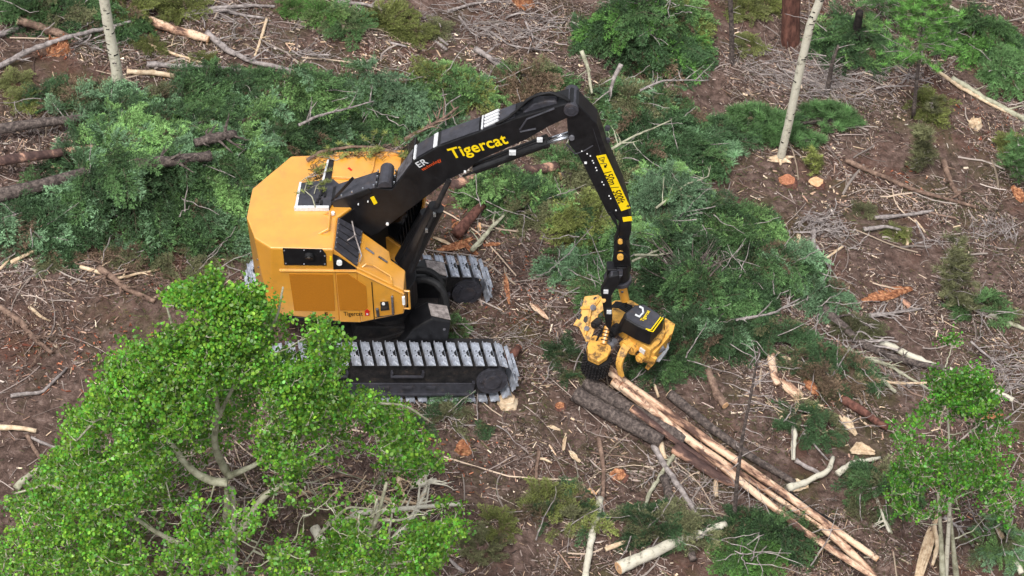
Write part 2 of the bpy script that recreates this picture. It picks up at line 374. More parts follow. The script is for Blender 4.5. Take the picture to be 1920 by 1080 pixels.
q = MB(); q.box((1.5, -.72, .66), (1.2, .3, .1)); q.box((.3, -.62, .95), (1.5, .2, .12), frame(0, rad(25))); q.box((.55, -.2, .9), (1.2, .12, .4)); q.box((.9, .1, .8), (.5, .9, .25))
q.build('levelling_link', M['dark_steel'], hv, .02, xf=xf)
for dy in (0, .28):
    h = MB(); P0 = U_O+U_R@np.array([.5, -.1+dy, 1.75]); P3 = U_O+U_R@np.array([1.05, -.5+dy*1.4, .95])
    tt = np.linspace(0, 1, 14)[:, None]; P1 = P0+np.array([.5, 0, .12]); P2 = P3+np.array([.25, .1, .5])
    h.tube((1-tt)**3*P0+3*(1-tt)**2*tt*P1+3*(1-tt)*tt*tt*P2+tt**3*P3, [.07, .075]*7, 10); h.build('hydraulic_hose', M['rubber'], hv, smooth=False)

# ---- house
def down2(p, z): return np.array([p[0], p[1], z])
SIDE = [(508, 465), (613, 465), (625, 468), (668, 501), (757, 544), (757, 588), (748, 594), (703, 603), (556, 603), (507, 588)]
S3 = [hs_(x, y, YN) for x, y in SIDE]
ZR = S3[0][2]; ZB = hs_(650, 604, YN)[2]
ROOF = [(508, 465), (477, 446), (462, 407), (473, 353), (546, 292), (758, 284), (752, 318), (655, 392), (632, 408), (625, 467)]
R3 = [hz_(x, y, ZR) for x, y in ROOF]; R3[0] = S3[0]
R3[-1] = np.array([S3[2][0], S3[2][1], ZR])
S3[1] = np.array([S3[1][0], S3[1][1], ZR]); S3[2] = R3[-1]
body = MB()
# roof polygon extruded down to the base for the rear part (slightly narrower at the foot)
def loft(top, zb, shrink, cen):
    top = [np.array(p) for p in top]; bot = []
    for p in top:
        c = p+(cen-p)*shrink; bot.append(np.array([c[0], c[1], zb]))
    return top, bot
cen = np.mean(R3[:6], axis=0)
rt, rb = loft(R3[:6], ZB+.02, .045, cen)
rb[0] = np.array([S3[8][0]-.25*H_R[0, 0], S3[8][1]-.25*H_R[1, 0], ZB])
rb[0] = S3[9]+np.array([0, 0, 0])
k = 6
# front closing of the rear box follows the line behind the louvre
xr = S3[2]
front_top = [R3[5], R3[6], R3[7], R3[8], R3[9]]
def _unused(): pass
def down(p, z): return np.array([p[0], p[1], z])
V = rt+front_top[1:]+rb+[down(p, ZB) for p in front_top[1:]]
nT = len(rt)+4
F_ = [list(range(nT))]+[[i, (i+1) % nT, nT+(i+1) % nT, nT+i][::-1] for i in range(nT)]+[list(range(2*nT-1, nT-1, -1))]
body.add(V, F_)
bd = body.build('house_body', M['yellow'], hv, .03)
for i_ in (5, 6, 7):
    a, b_ = R3[i_], R3[i_+1]; n_ = unit(np.cross(b_-a, [0, 0, 1.])); n_ = n_ if n_@(H_R@np.array([1., -.5, 0])) > 0 else -n_
    c = MB(); c.prism([a+n_*.03-np.array([0, 0, .02]), b_+n_*.03-np.array([0, 0, .02]), down2(b_+n_*.03, ZB), down2(a+n_*.03, ZB)], n_*.02); c.build('dark_interior_sheet', M['black'], bd)  # black sheets over the walls paint in the dark interior under the boom
# front engine bay: side outline extruded inward
depth = 1.0
fb = MB(); fr = [S3[2], S3[3], S3[4], S3[5], S3[6], S3[7], down(S3[2], ZB)+(S3[7]-down(S3[7], ZB))*1]
fr[-1] = np.array([S3[2][0], S3[2][1], S3[7][2]])
d3 = [S3[3], S3[4], S3[4]+HY]
farpts = [hp_(678, 434, d3), hp_(730, 471, d3), hp_(733, 487, d3), hp_(760, 507, d3)]
low = [S3[3], S3[4]]
# hood block as loft between hood polygon and its footprint
hood = [S3[3], S3[4], farpts[3], farpts[2], farpts[1], farpts[0]]
Vh = hood+[down(p, ZB) for p in hood]; Vh[6+1] = down(S3[5], S3[5][2]); 
fbm = MB(); fbm.add(Vh, [list(range(6))]+[[i, (i+1) % 6, 6+(i+1) % 6, 6+i][::-1] for i in range(6)]+[list(range(11, 5, -1))])
hd = fbm.build('engine_hood', M['yellow'], hv, .02)
# wedge under louvre
LV = [S3[2], S3[3], farpts[0], R3[8]]
wv = MB(); VV = LV+[down(p, ZB) for p in LV]; wv.add(VV, [[0, 1, 2, 3]]+[[i, (i+1) % 4, 4+(i+1) % 4, 4+i][::-1] for i in range(4)]+[[7, 6, 5, 4]])
wv.build('hood_riser', M['yellow'], hv, .012)
nL = unit(np.cross(LV[1]-LV[0], LV[3]-LV[0])); nL = nL if nL[2] > 0 else -nL
lo = MB(); cL = sum(LV)/4
lo.prism([p+(cL-p)*.03+nL*.004 for p in LV], nL*.035); lvo = lo.build('louvre', M['black_top'], hv, .008)
lb = MB(); lbt = MB()
for k in range(1, 5):
    a = LV[0]+(LV[3]-LV[0])*k/5; b = LV[1]+(LV[2]-LV[1])*k/5
    lb.tube([a+(b-a)*.08+nL*.045, a+(b-a)*.92+nL*.045], .009, 6)
for s in (.04, .96):
    for k in range(7):
        t = .06+k*.147; e = LV[0]*(1-s)+LV[1]*s; f = LV[3]*(1-s)+LV[2]*s; p = e+(f-e)*t; lbt.cyl(p+nL*.036, p+nL*.05, .013, 8)
lb.build('rib', M['rubber'], lvo); lbt.build('bolt', M['chrome'], lvo)
h = MB(); a = LV[0]*.4+LV[2]*.6
h.tube([LV[3]*.55+LV[2]*.45+nL*.1, a+nL*.12, LV[1]*.75+LV[2]*.25+nL*.1, LV[1]*.9+LV[2]*.1+nL*.06], .013, 6); h.tube([LV[0]*.6+LV[2]*.4+nL*.07, a+nL*.14], .012, 6); h.build('hose', M['grey_wood'], lvo)

E_ = .006
def sp(x, y, off=E_): return hs_(x, y, YN-off)
def plate(pix, name, mat, parent, th=.012, off=E_, bevel=0):
    return side(pix, YN-off-th, th+off-.002, name, mat, parent, bevel)
def grow(pix, s):
    c = np.mean(np.array(pix, float), 0); return [tuple(c+(np.array(p)-c)*s) for p in pix]
ex = [(530, 466), (604, 468), (611, 477), (612, 498), (533, 497)]
ep = plate(ex, 'exhaust_panel', M['black'], bd)
c = MB(); p = sp(580, 478, .02); c.tube([p, p-HY*.07+np.array([0, 0, -.02])], .085, 20); c.build('exhaust_pipe', M['rubber'], ep)
c = MB(); c.tube([p-HY*.05, p-HY*.078+np.array([0, 0, -.02])], .062, 20); c.build('pipe_mouth', M['decal_black'], ep)
c = MB()
for x, y in [(533, 470), (570, 469), (601, 471), (609, 480), (609, 495), (570, 495), (536, 494)]: c.cyl(sp(x, y, .016), sp(x, y, .03), .014, 8)
c.build('bolt', M['shoe_dirty'], ep)
lp = plate([(624, 477), (634, 481), (668, 503.5), (666, 505), (625, 505)], 'lamp_panel', M['black'], bd)
c = MB(); p = sp(636.5, 491, .02); c.cyl(p, p-HY*.05, .052, 20); c.build('work_lamp', M['lamp'], lp)
c = MB(); c.prism([sp(618, 481, .012), sp(622, 481, .012), sp(622, 489, .012), sp(618, 489, .012)], HY*.008); c.build('small_decal', M['decal_yellow'], bd)
# belt line, seam, door lines
c = MB(); c.tube([sp(524, 507.5, .01), sp(668, 508.5, .01), sp(757, 551, .01)], .02, 6); c.build('belt_trim', M['yellow'], bd)
plate([(542, 514), (624, 515), (628, 583), (552, 583)], 'side_grille', M['mesh_panel'], bd, .006)
plate([(631, 515), (652, 514), (686, 537), (689, 576), (684, 582), (637, 582)], 'side_grille', M['mesh_panel'], bd, .006)
for q_ in ([sp(697, 529, .003), sp(702, 601, .003)], [sp(736, 554, .003), sp(738, 590, .003), sp(704, 595, .003)], [sp(553, 595, .003), sp(628, 596, .003)]): c = MB(); c.tube(q_, .01, 4); c.build('door_seam', M['decal_black'], bd)
plate([(713, 567), (728, 566), (730, 581), (714, 583)], 'vent_plate', M['dark_steel'], bd, .01)
c = MB(); p = sp(719, 569, .03); c.tube([p, p-HY*.02], .03, 12); c.build('lamp', M['lamp'], bd)
c = MB(); c.tube([sp(735, 556, .03), sp(737, 588, .03)], .022, 8); c.build('hinge', M['shoe_dirty'], bd)
c = MB(); c.tube([sp(707, 579, .03), sp(709, 592, .03)], .028, 8); c.build('latch', M['shoe_dirty'], bd)
c = MB(); p0 = S3[4]; fx = H_R@np.array([1., 0, 0])
a = sp(752, 545, -.05)+fx*.02; b_ = sp(754, 578, -.05)+fx*.02
c.tube([a, a+fx*.12, b_+fx*.12, b_], .022, 8); c.build('grab_rail', M['yellow'], hd)
c = MB(); c.tube([sp(746, 556, .0)+fx*.1, sp(747, 570, .0)+fx*.1], .03, 8); c.build('headlight', M['lamp'], hd)
# hood rail and hinges
nH = unit(np.cross(S3[4]-S3[3], HY)); nH = nH if nH[2] > 0 else -nH
def hd_(x, y, o): return hp_(x, y, d3)+nH*o
c = MB(); c.tube([hd_(679, 501, 0), hd_(683, 499, .07), hd_(697, 502, .07), hd_(728, 521, .07), hd_(731, 530, .07), hd_(737, 535, 0)], .014, 8); c.build('grab_rail', M['yellow'], hd)
for a, b_ in (((685, 466), (700, 477)), ((709, 482), (725, 493))):
    c = MB(); c.tube([hd_(*a, .02), hd_(*b_, .02)], .02, 8); c.build('hinge', M['shoe_dirty'], hd)
# lower skirt under the house
c = MB(); c.prism([down(p+(cen-p)*.12, ZB-.16) for p in (S3[0], S3[3], farpts[2], R3[5], R3[4], R3[3], R3[2], R3[1])], (0, 0, .17)); c.build('belly_frame', M['black'], hv, .01)
# counterweight bumper, dark tail step seen behind
c = MB()
for k in range(9): p = R3[1]+(S3[0]-R3[1])*.12; 
for t in np.linspace(.3, .95, 7): p = rt[2]*.02+rt[1]*.98; p = rt[1]+(rb[1]-rt[1])*t; n2 = unit(p-cen); c.cyl(p, p+n2*np.array([1, 1, 0])*.02, .016, 8)
c.build('rivet', M['shoe_dirty'], bd)
# roof: facet ridge, handle, black hatch, cab roof panel, gutter
def rz(x, y, o=.006): return hz_(x, y, ZR)+np.array([0, 0, o])
def rplate(pix, name, mat, parent, th=.02, bevel=0, lift=0):
    b = MB(); b.prism([hz_(x, y, ZR)+np.array([0, 0, .004+lift]) for x, y in pix], (0, 0, th)); return b.build(name, mat, parent, bevel)
pad = [(511, 454), (486, 437), (475, 405), (485, 357), (552, 302), (612, 300), (606, 345), (556, 350), (553, 398), (617, 401), (612, 455)]
ht = rplate([(565, 347), (625, 340), (640, 352), (618, 394), (554, 394)], 'roof_hatch', M['black_top'], hv, .06, .01)
rplate([(562, 347), (566, 347), (558, 395), (553, 395)], 'hatch_edge', M['white_paint'], ht, .075)
rplate([(553, 392), (617, 392), (617, 396), (552, 396)], 'hatch_edge', M['white_paint'], ht, .085)
c = MB()
for x, y in [(596, 383), (600, 376), (604, 369), (607, 363), (603, 386), (610, 372)]: c.box(rz(x, y, .085), (.04, .1, .03), H_R)
c.build('hatch_latch', M['rubber'], ht)
gt = rplate([(617, 302), (626, 302), (620, 345), (608, 345)], 'roof_gutter', M['dark_steel'], hv, .03)
rplate([(614, 303), (617.5, 303), (607, 345), (603, 345)], 'gutter_edge', M['white_paint'], gt, .05)
rplate([(628, 298), (705, 296), (700, 322), (690, 338), (622, 336)], 'cab_roof_panel', M['yellow'], hv, .05, .015)
rplate([(628, 289), (762, 285), (766, 292), (628, 295)], 'cab_roof_panel', M['yellow'], hv, .05, .015)
rplate([(652, 320), (655, 318), (661, 323), (659, 325)], 'red_marker', M['decal_red'], hv, .06)
c = MB(); c.tube([rz(606, 401, 0), rz(620, 402, .08), rz(616, 436, .08), rz(598, 439, 0)], .022, 8); c.build('roof_handle', M['yellow'], bd)
c = MB(); p = rz(624.5, 404, .03); c.cyl(p, p+np.array([0, 0, .05]), .035, 12); c.build('beacon', M['lamp'], bd)
# roof litter: chips
# cab beyond the boom
YC = .42
cabp = [(700, 395), (775, 318), (792, 365), (776, 478), (758, 480), (700, 440)]
cb_ = side([(690, 400), (772, 322), (796, 362), (786, 425), (766, 480), (700, 440)], YC, 1.0, 'cab', M['glass'], hv, .02)
side([(700, 428), (762, 472), (766, 482), (742, 492), (700, 462)], YC-.06, .1, 'cab_sill', M['yellow'], cb_, .01)
c = MB(); c.tube([hs_(797, 366, YC-.03), hs_(789, 418, YC-.03), hs_(786, 432, YC-.03)], .03, 8); c.build('cab_post', M['yellow'], cb_)
c = MB()
for t in np.linspace(0, 1, 7): p = hs_(776+t*-25, 350+t*90, YC-.02); c.tube([p, p+np.array([.02, 0, -.5])], .012, 6)
c.build('window_bar', M['black'], cb_)

# ---- boom
YB0, YB1 = -.22, .2
BOOM = [(620, 379), (705, 352), (735, 356), (777, 301), (822, 275), (900, 247), (970, 221), (1048, 199), (1070, 193), (1083, 200), (1080, 216), (1061, 223), (1030, 237), (989, 261), (900, 300), (872, 323), (842, 337), (712, 436), (696, 443), (676, 432), (634, 406)]
bm = side(BOOM, YB0, YB1-YB0, 'boom', M['black'], hv, .018)
def topstrip(a, b, name, mat, th=.012, y0=YB0+.03, y1=YB1-.03):
    pa, pb = hs_(*a, YB0), hs_(*b, YB0); ax = unit(pb-pa); n = np.cross(HY, ax); n = n if n[2] > 0 else -n
    q = MB(); q.prism([pa+HY*(y0-YB0)+n*.003, pb+HY*(y0-YB0)+n*.003, pb+HY*(y1-YB0)+n*.003, pa+HY*(y1-YB0)+n*.003], n*th); return q.build(name, mat, bm, .003 if th < .05 else .01)
topstrip((826, 273), (898, 247.5), 'top_plate', M['black_top']); topstrip((903, 246), (966, 222.5), 'top_plate', M['black_top'])
topstrip((781, 298), (812, 280.5), 'top_plate', M['black_top'])
topstrip((813, 280), (820, 276), 'white_strip', M['white_paint'], .02); topstrip((776.5, 302), (780, 299.5), 'white_strip', M['white_paint'], .03)
topstrip((903, 246), (906, 245), 'white_strip', M['white_paint'], .03)
topstrip((744, 344), (772, 307), 'scraped_plate', M['shoe_dirty'])
for k in range(4):
    c = MB(); a = hs_(908, 244, YB0)+HY*(.07+k*.09)+np.array([0, 0, .03]); b_ = hs_(934, 234, YB0)+HY*(.07+k*.09)+np.array([0, 0, .05]); c.tube([a, b_], .028, 8); c.build('hose_fitting', M['white_paint'], bm)
# base guard: raised sheet, roll cover
topstrip((628, 376.5), (704, 352.5), 'base_guard', M['black_top'], .02, YB0, YB1)
side([(620, 377), (660, 333), (664, 336), (628, 375)], YB0+.03, .035, 'guard_flap', M['black'], bm, .005)
c = MB(); a = hs_(722, 352, YB0-.03)
pts = [a+np.array([math.cos(t)*.13*1, 0, math.sin(t)*.15]) for t in np.linspace(0, math.pi, 9)]
c.prism(pts, HY*.52); c.build('roll_cover', M['black_top'], bm, .008)
c = MB()
for y in (YB0+.05, 0, YB1-.05):
    for dx in (-.16, .16): p = a+HY*(y-YB0+.03)+np.array([dx, 0, .02]); c.cyl(p, p+np.array([0, 0, .05]), .016, 8)
for x, y in [(640, 372), (660, 365), (680, 359), (700, 353)]: p = hs_(x, y, YB0)+HY*.04+np.array([0, 0, .02]); c.cyl(p, p+np.array([0, 0, .03]), .016, 8)
c.build('bolt', M['chrome'], bm)
side([(662, 365), (692, 354), (697, 361), (670, 372)], YB0-.03, .03, 'side_step', M['rubber'], bm, .005)
side([(694, 371), (701, 368), (708, 381), (701, 384.5)], YB0-.012, .01, 'caution_decal', M['decal_yellow'], bm)
c = MB()
for x, y, r in [(726.5, 419, .028), (872, 321, .022), (672, 382, .012), (690, 377, .012)]: p = hs_(x, y, YB0); c.cyl(p, p-HY*.03, r, 10)
c.build('bolt', M['lamp'], bm)
c = MB(); c.tube([hs_(975, 243, YB0), hs_(988, 223, YB0), hs_(1040, 203, YB0)], .022, 6); c.tube([hs_(975, 247, YB0), hs_(1005, 241, YB0)], .022, 6); c.build('weld_rib', M['black_top'], bm)
c = MB(); p = hs_(1071, 204, YB0); c.cyl(p-HY*.05, p+HY*.5, .13, 20); c.cyl(p-HY*.07, p, .07, 16); c.build('pivot_pin', M['black_top'], bm)
# hump of hoses at the boom tip
hh = hs_(990, 213, 0); 
c = MB(); c.prism([hs_(x, y, -.13) for x, y in [(972, 219), (1000, 196), (1020, 190), (1042, 190), (1048, 198)]], HY*.26); c.build('hose_guard', M['black_top'], bm, .02)
for k in range(7):
    y = -.2+k*.065; c = MB(); pp = [hs_(x, q, y) for x, q in [(930, 232-k*.6), (955, 220), (974, 202), (990, 187-k*.3), (1012, 176), (1034, 173+k), (1054, 179), (1068, 190)]]
    pp = np.array(pp); pp[1:-1] += rng.normal(0, .012, (6, 3)); t = np.linspace(0, 7, 36); pp = np.stack([np.interp(t, range(8), pp[:, i]) for i in range(3)], 1)
    for _ in range(3): pp[1:-1] = (pp[:-2]+2*pp[1:-1]+pp[2:])/4
    c.tube(pp, .024, 8); c.build('hydraulic_hose', M['rubber'], bm, smooth=True)
# stick cylinders under the boom
for y, dy in ((-.15, 0), (.14, -6)):
    c = MB(); c.tube([hs_(890, 318+dy, y), hs_(1024, 268+dy, y)], .085, 16); c.tube([hs_(1018, 270+dy, y), hs_(1027, 267+dy, y)], .1, 16); cy = c.build('stick_cylinder', M['black'], bm)
    c = MB(); c.tube([hs_(1026, 268+dy, y), hs_(1066, 256+dy, y)], .04, 12); c.build('piston_rod', M['chrome'], cy, smooth=True)
c = MB(); c.tube([hs_(868, 330, -.16), hs_(900, 318, -.2), hs_(930, 312, -.2), hs_(960, 290, -.22), hs_(1015, 271, -.2)], .02, 6); c.build('hydraulic_hose', M['rubber'], bm)
c = MB(); c.box(hs_(961, 286, -.24), (.12, .06, .08), H_R); c.box(hs_(1012, 262, -.22), (.1, .06, .07), H_R); c.build('hose_clamp', M['white_paint'], bm)
# main lift cylinder beneath boom
c = MB(); c.tube([hs_(762, 500, -.34), hs_(818, 388, -.34)], [.17, .15], 18); lc = c.build('lift_cylinder', M['black'], hv)
c = MB(); c.tube([hs_(818, 388, -.34), hs_(842, 338, -.3)], .05, 12); c.build('piston_rod', M['dark_steel'], lc)
c = MB(); c.tube([hs_(776, 492, -.52), hs_(796, 440, -.52), hs_(818, 395, -.52)], .035, 8); c.build('hydraulic_hose', M['rubber'], lc)
c = MB(); 
for x, y in [(815, 402), (800, 432)]: c.box(hs_(x, y, -.55), (.05, .05, .08), H_R)
c.build('fitting', M['chrome'], lc)
c = MB(); c.tube([hs_(752, 488, .1), hs_(800, 400, .1)], .13, 14); c.build('lift_cylinder', M['black'], hv)

# ---- stick
YS0, YS1 = -.2, .2
STICK = [(1062, 200), (1070, 190), (1085, 197), (1119, 232), (1137, 285), (1154, 325), (1167, 355), (1177, 390), (1182, 415), (1184, 432), (1179, 452), (1162, 452), (1159, 440), (1162, 416), (1140, 403), (1086, 295), (1067, 272), (1063, 230)]
st = side(STICK, YS0, YS1-YS0, 'stick', M['black'], hv, .02)
def ss(x, y, o=.012): return hs_(x, y, YS0-o)
c = MB(); c.prism([ss(1118, 293), ss(1136, 290), ss(1182, 390), ss(1165, 396)], HY*.008); dl = c.build('distance_decal', M['decal_yellow'], st)
c = MB(); c.prism([ss(1167, 408), ss(1184, 406), ss(1185.5, 414), ss(1168.5, 416)], HY*.008); c.build('caution_decal', M['decal_yellow'], st)
c = MB(); c.tube([ss(1062, 270, -.01), ss(1078, 288, -.01), ss(1094, 283, -.01), ss(1112, 272, -.01)][::-1], .018, 6); c.tube([ss(1112, 240, -.01), ss(1126, 285, -.01), ss(1160, 392, -.01)], .012, 6); c.build('weld_rib', M['black_top'], st)
c = MB()
for x, y in [(1091, 283), (1101, 288), (1107, 292), (1111, 301), (1113, 305), (1117, 314), (1119, 319), (1129, 341), (1132, 346), (1142, 367), (1145, 372), (1155, 394)]: c = MB(); p = ss(x, y, 0); c.cyl(p, p-HY*.012, .013, 6); c.build('bolt', M['lamp'], st)
c = MB(); p = ss(1098, 305, 0); c.box(p, (.045, .02, .045), H_R); c.build('marker_plate', M['lamp'], st)
c = MB()
for x, y in ((1139, 238), (1139, 261)): p = hs_(x, y, YS1-.05); c.cyl(p, p-HY*.06, .05, 10)
c.build('lug', M['black_top'], st)
c = MB(); pin = hs_(1072, 257, YS0); c.cyl(pin-HY*.04, pin, .05, 12); c.build('pin', M['shoe_dirty'], st)
for k in range(3):
    c = MB(); y = YS0-.03; c.tube([hs_(1142+k*2, 398, y), hs_(1150+k*2, 412, y), hs_(1159, 425+k*3, y), hs_(1158-k, 445, y), hs_(1152+k*2, 470, y), hs_(1150, 490, y)], .018, 6); c.build('hydraulic_hose', M['rubber'], st)

# ---- text
def text_mesh(txt, size, mat, name, parent, o, ax, up, bold=0, xs=1.0):
    cu = bpy.data.curves.new('t', 'FONT'); cu.body = txt; cu.size = size; cu.offset = bold; cu.space_character = 1.06
    ob = bpy.data.objects.new('t', cu); COL.objects.link(ob); dg = bpy.context.evaluated_depsgraph_get()
    me = bpy.data.meshes.new_from_object(ob.evaluated_get(dg)); bpy.data.objects.remove(ob)
    n = len(me.vertices); co = np.zeros(n*3); me.vertices.foreach_get('co', co); co = co.reshape(-1, 3); fc = [list(p.vertices) for p in me.polygons]; bpy.data.meshes.remove(me)
    ax = unit(ax); nn = unit(np.cross(ax, up)); up2 = np.cross(nn, ax)
    v = o+np.outer(co[:, 0]*xs, ax)+np.outer(co[:, 1], up2)+np.outer(co[:, 2], nn)
    return link_mesh(name, v, fc, mat, parent)
Zv = np.array([0, 0, 1.])
def text_fit(txt, a, b, pxh, plane_y, mat, name, parent, bold=0):
    A, B = hs_(*a, plane_y), hs_(*b, plane_y); Hh = hs_(a[0], a[1]-pxh, plane_y)
    up = np.cross(-HY, unit(B-A)); up = up if up@(Hh-A) > 0 else -up
    hgt = (Hh-A)@up
    size = hgt/.70
    cu = bpy.data.curves.new('t', 'FONT'); cu.body = txt; cu.size = size; cu.offset = bold*size; cu.space_character = 1.06; ob = bpy.data.objects.new('t', cu); COL.objects.link(ob)
    bpy.context.view_layer.update(); wd = ob.dimensions[0]; bpy.data.objects.remove(ob)
    return text_mesh(txt, size, mat, name, parent, A, B-A, up, bold*size, np.linalg.norm(B-A)/wd)
text_fit('Tigercat', (848, 298), (954, 268), 21, YB0-.008, M['decal_yellow'], 'boom_lettering', bm, .022)
text_fit('ER', (785, 315), (803, 306), 13, YB0-.008, M['white_paint'], 'white_lettering', bm, .015)
text_fit('technology', (793, 320), (828, 301), 6.5, YB0-.008, M['decal_orange'], 'orange_lettering', bm, .004)
text_fit('Tigercat', (645, 592), (680, 592), 7.5, YN-.01, M['decal_black'], 'side_lettering', bd, .01)
text_fit('E', (609, 593), (615, 593), 7, YN-.01, M['decal_black'], 'side_lettering', bd, .03)
c = MB(); c.prism([sp(683, 585, .01), sp(688.5, 579.5, .01), sp(694, 585, .01)], HY*.006); c.prism([sp(684.5, 586, .01), sp(692.5, 586, .01), sp(692.5, 592, .01), sp(684.5, 592, .01)], HY*.006); c.build('red_emblem', M['decal_red'], bd)
c = MB(); c.box(sp(688.5, 589, .014), (.035, .004, .04), H_R); c.build('emblem_centre', M['white_paint'], bd)
text_fit('150m / 500ft', (1131, 321), (1163, 385), 0, YS0-.02, M['decal_black'], 'distance_lettering', st) if False else None
A = hs_(1132.5, 322, YS0-.015); B = hs_(1162, 384, YS0-.015); axd = unit(B-A); upd = np.cross(-HY, axd); upd = -upd if upd@np.array([1, 0, 0.]) < 0 else upd
text_mesh('150m / 500ft', .2, M['decal_black'], 'distance_lettering', st, A-upd*.012, B-A, upd, .003, .74)
def dpt(u, v): return hs_(1120.5, 296, YS0-.015)+axd*u+upd*v      # decal-local
c = MB(); T = [dpt(.02, .01), dpt(.02, .12), dpt(.13, .065)]
for i in range(3): c.tube([T[i], T[(i+1) % 3]], .006, 4)
c.tube([dpt(.05, .065), dpt(.09, .065)], .007, 4)
c.tube([dpt(.15, .0), dpt(.15, .05), dpt(.18, .1), dpt(.23, .09)], .007, 4); c.box(dpt(.235, .06), (.04, .006, .055), H_R)
p = hs_(1178, 386, YS0-.015); c.tube([p-upd*.03, p+upd*.05], .012, 5); c.tube([p-axd*.03, p+axd*.03], .008, 4); c.build('warning_symbol', M['decal_black'], st)
text_fit('E-STOP', (1170, 414), (1183, 412.5), 4, YS0-.02, M['decal_black'], 'decal_lettering', st) if False else None

# ------------------------------------------------------------------ harvesting head
LD = unit(G(1640, 1050)-G(1150, 700)); LDh = unit([LD[0], LD[1], 0]); PERP = np.array([-LDh[1], LDh[0], 0]); PERP = -PERP if PERP[1] > 0 else PERP   # toward camera, left
LDZ = unit(np.cross(LD, PERP)); LDZ = LDZ if LDZ[2] > 0 else -LDZ
hc = hs_(1168, 640, 0.0)
tip = hs_(1164, 455, 0)
gz = float(gh(hc[0], hc[1]))
hed = thing('harvester_head', 'yellow harvester head with black cover hanging from boom tip and holding logs', 'harvester head', hc)
HR3 = np.stack([LD, PERP, LDZ], 1)            # columns: along log, toward camera, up
print('head centre', hc, 'ground', gz, 'tip', tip)
# a pixel on a plane of the head, at height h above its centre
def kh(px, py, h): return hit(px, py, hc+LDZ*h, LDZ)
def kprism(pix, h, th, name, mat, parent, bevel=.012):
    b = MB(); b.prism([kh(x, y, h) for x, y in pix], LDZ*th); return b.build(name, mat, parent, bevel)
# link and rotator
c = MB(); c.tube([tip+np.array([0, 0, .12]), tip-np.array([0, 0, .4])], [.07, .1], 10)
lkk = c.build('swing_link', M['black'], hed)
for yy, rr in ((455, .045), (484, .06)):
    c = MB(); p = hs_(1163, yy, -.3); c.cyl(p, p+HY*.5, rr, 14); c.build('link_pin', M['yellow_dusty'], lkk)
    for s in (-.24, .2): 
        c = MB(); c.cyl(hs_(1163, yy, s), hs_(1163, yy, s)+HY*.05, rr+.07, 14); c.build('link_ear', M['black'], lkk)
side([(1151, 462), (1158, 448), (1170, 448), (1180, 470), (1182, 500), (1150, 500)], -.16, .3, 'brake_housing', M['black'], lkk, .02)
rt_ = MB(); p = hs_(1164, 505, 0); rt_.cyl(p+Zv*.2, p-Zv*.22, .17, 24); rt_.box(p+np.array([-.17, -.08, .02]), (.2, .24, .34)); rt_.box(p+np.array([.14, .05, .05]), (.1, .16, .2)); rt_.build('rotator', M['black'], hed, .02)
rt_ = MB(); rt_.cyl(p-Zv*.22, p-Zv*.32, .21, 24); rt_.box(p+np.array([.02, -.3, -.3]), (.05, .02, .05)); rt_.build('rotator_flange', M['black_top'], hed, .01)
# yoke: crosspiece and two arms
side([(1142, 520), (1160, 516), (1163, 528), (1146, 556), (1148, 598), (1144, 622), (1136, 612), (1128, 560), (1126, 545)], -.36, .13, 'yoke_arm', M['black'], hed, .015)
side([(1145, 517), (1168, 517), (1150, 540), (1131, 540)], -.34, .35, 'yoke_crosspiece', M['black_top'], hed, .02)
side([(1166, 522), (1178, 520), (1178, 560), (1174, 580), (1168, 560)], .3, .1, 'yoke_arm', M['black'], hed, .015)
c = MB(); c.tube([hs_(1165, 530, .05), hs_(1172, 562, .05)], .085, 14); c.build('tilt_cylinder', M['yellow'], hed)
c = MB(); c.box(hs_(1136, 547, -.38), (.09, .02, .09), H_R); c.box(hs_(1142, 585, -.38), (.09, .02, .09), H_R); c.build('label_plate', M['white_paint'], hed)
c = MB(); c.cyl(hs_(1131, 563, -.38), hs_(1131, 563, -.34), .05, 12); c.build('yoke_pin', M['yellow_dusty'], hed)
# frame (main body under cover)
kprism([(1130, 590), (1150, 578), (1180, 578), (1215, 600), (1244, 636), (1236, 655), (1216, 672), (1196, 657), (1150, 622)], -.1, .26, 'head_frame', M['yellow_dusty'], hed)
kprism([(1196, 655), (1232, 640), (1250, 652), (1222, 684), (1202, 678)], -.35, .38, 'frame_end', M['yellow_dusty'], hed)
kprism([(1243, 610), (1262, 622), (1257, 640), (1243, 648)], -.2, .25, 'end_plate', M['yellow_dusty'], hed)
kprism([(1228, 655), (1250, 640), (1254, 655), (1236, 680), (1226, 676)], -.6, .06, 'stripper_plate', M['white_paint'], hed)
# black cover: bevelled box
top = [(1188, 578), (1206, 566), (1240, 592), (1222, 622), (1181, 606), (1176, 592)]
bot = [(1162, 600), (1180, 582), (1222, 578), (1250, 608), (1232, 646), (1165, 610)]
T3 = [kh(x, y, .62) for x, y in [(1170, 588), (1190, 572), (1208, 570), (1236, 588), (1243, 596), (1220, 622), (1196, 612), (1172, 598)]]
cc = sum(T3)/8
B3 = []
for pnt in T3: B3.append(cc+(pnt-cc)*1.16-LDZ*.36)
cv = MB(); cv.add(T3+B3, [list(range(8)), list(range(15, 7, -1))]+[[i, (i+1) % 8, 8+(i+1) % 8, 8+i][::-1] for i in range(8)])
cvo = cv.build('top_cover', M['black'], hed, .025)
cv2 = MB(); cv2.prism([cc+(q-cc)*.9+LDZ*.002 for q in T3], LDZ*.01); cv2.build('cover_top', M['black_top'], cvo)
c = MB(); c.tube([kh(1191, 590, .66), kh(1199, 594, .66), kh(1206, 586, .66), kh(1205, 578, .66), kh(1199, 575, .66)], .022, 8); c.build('lift_loop', M['white_paint'], cvo)
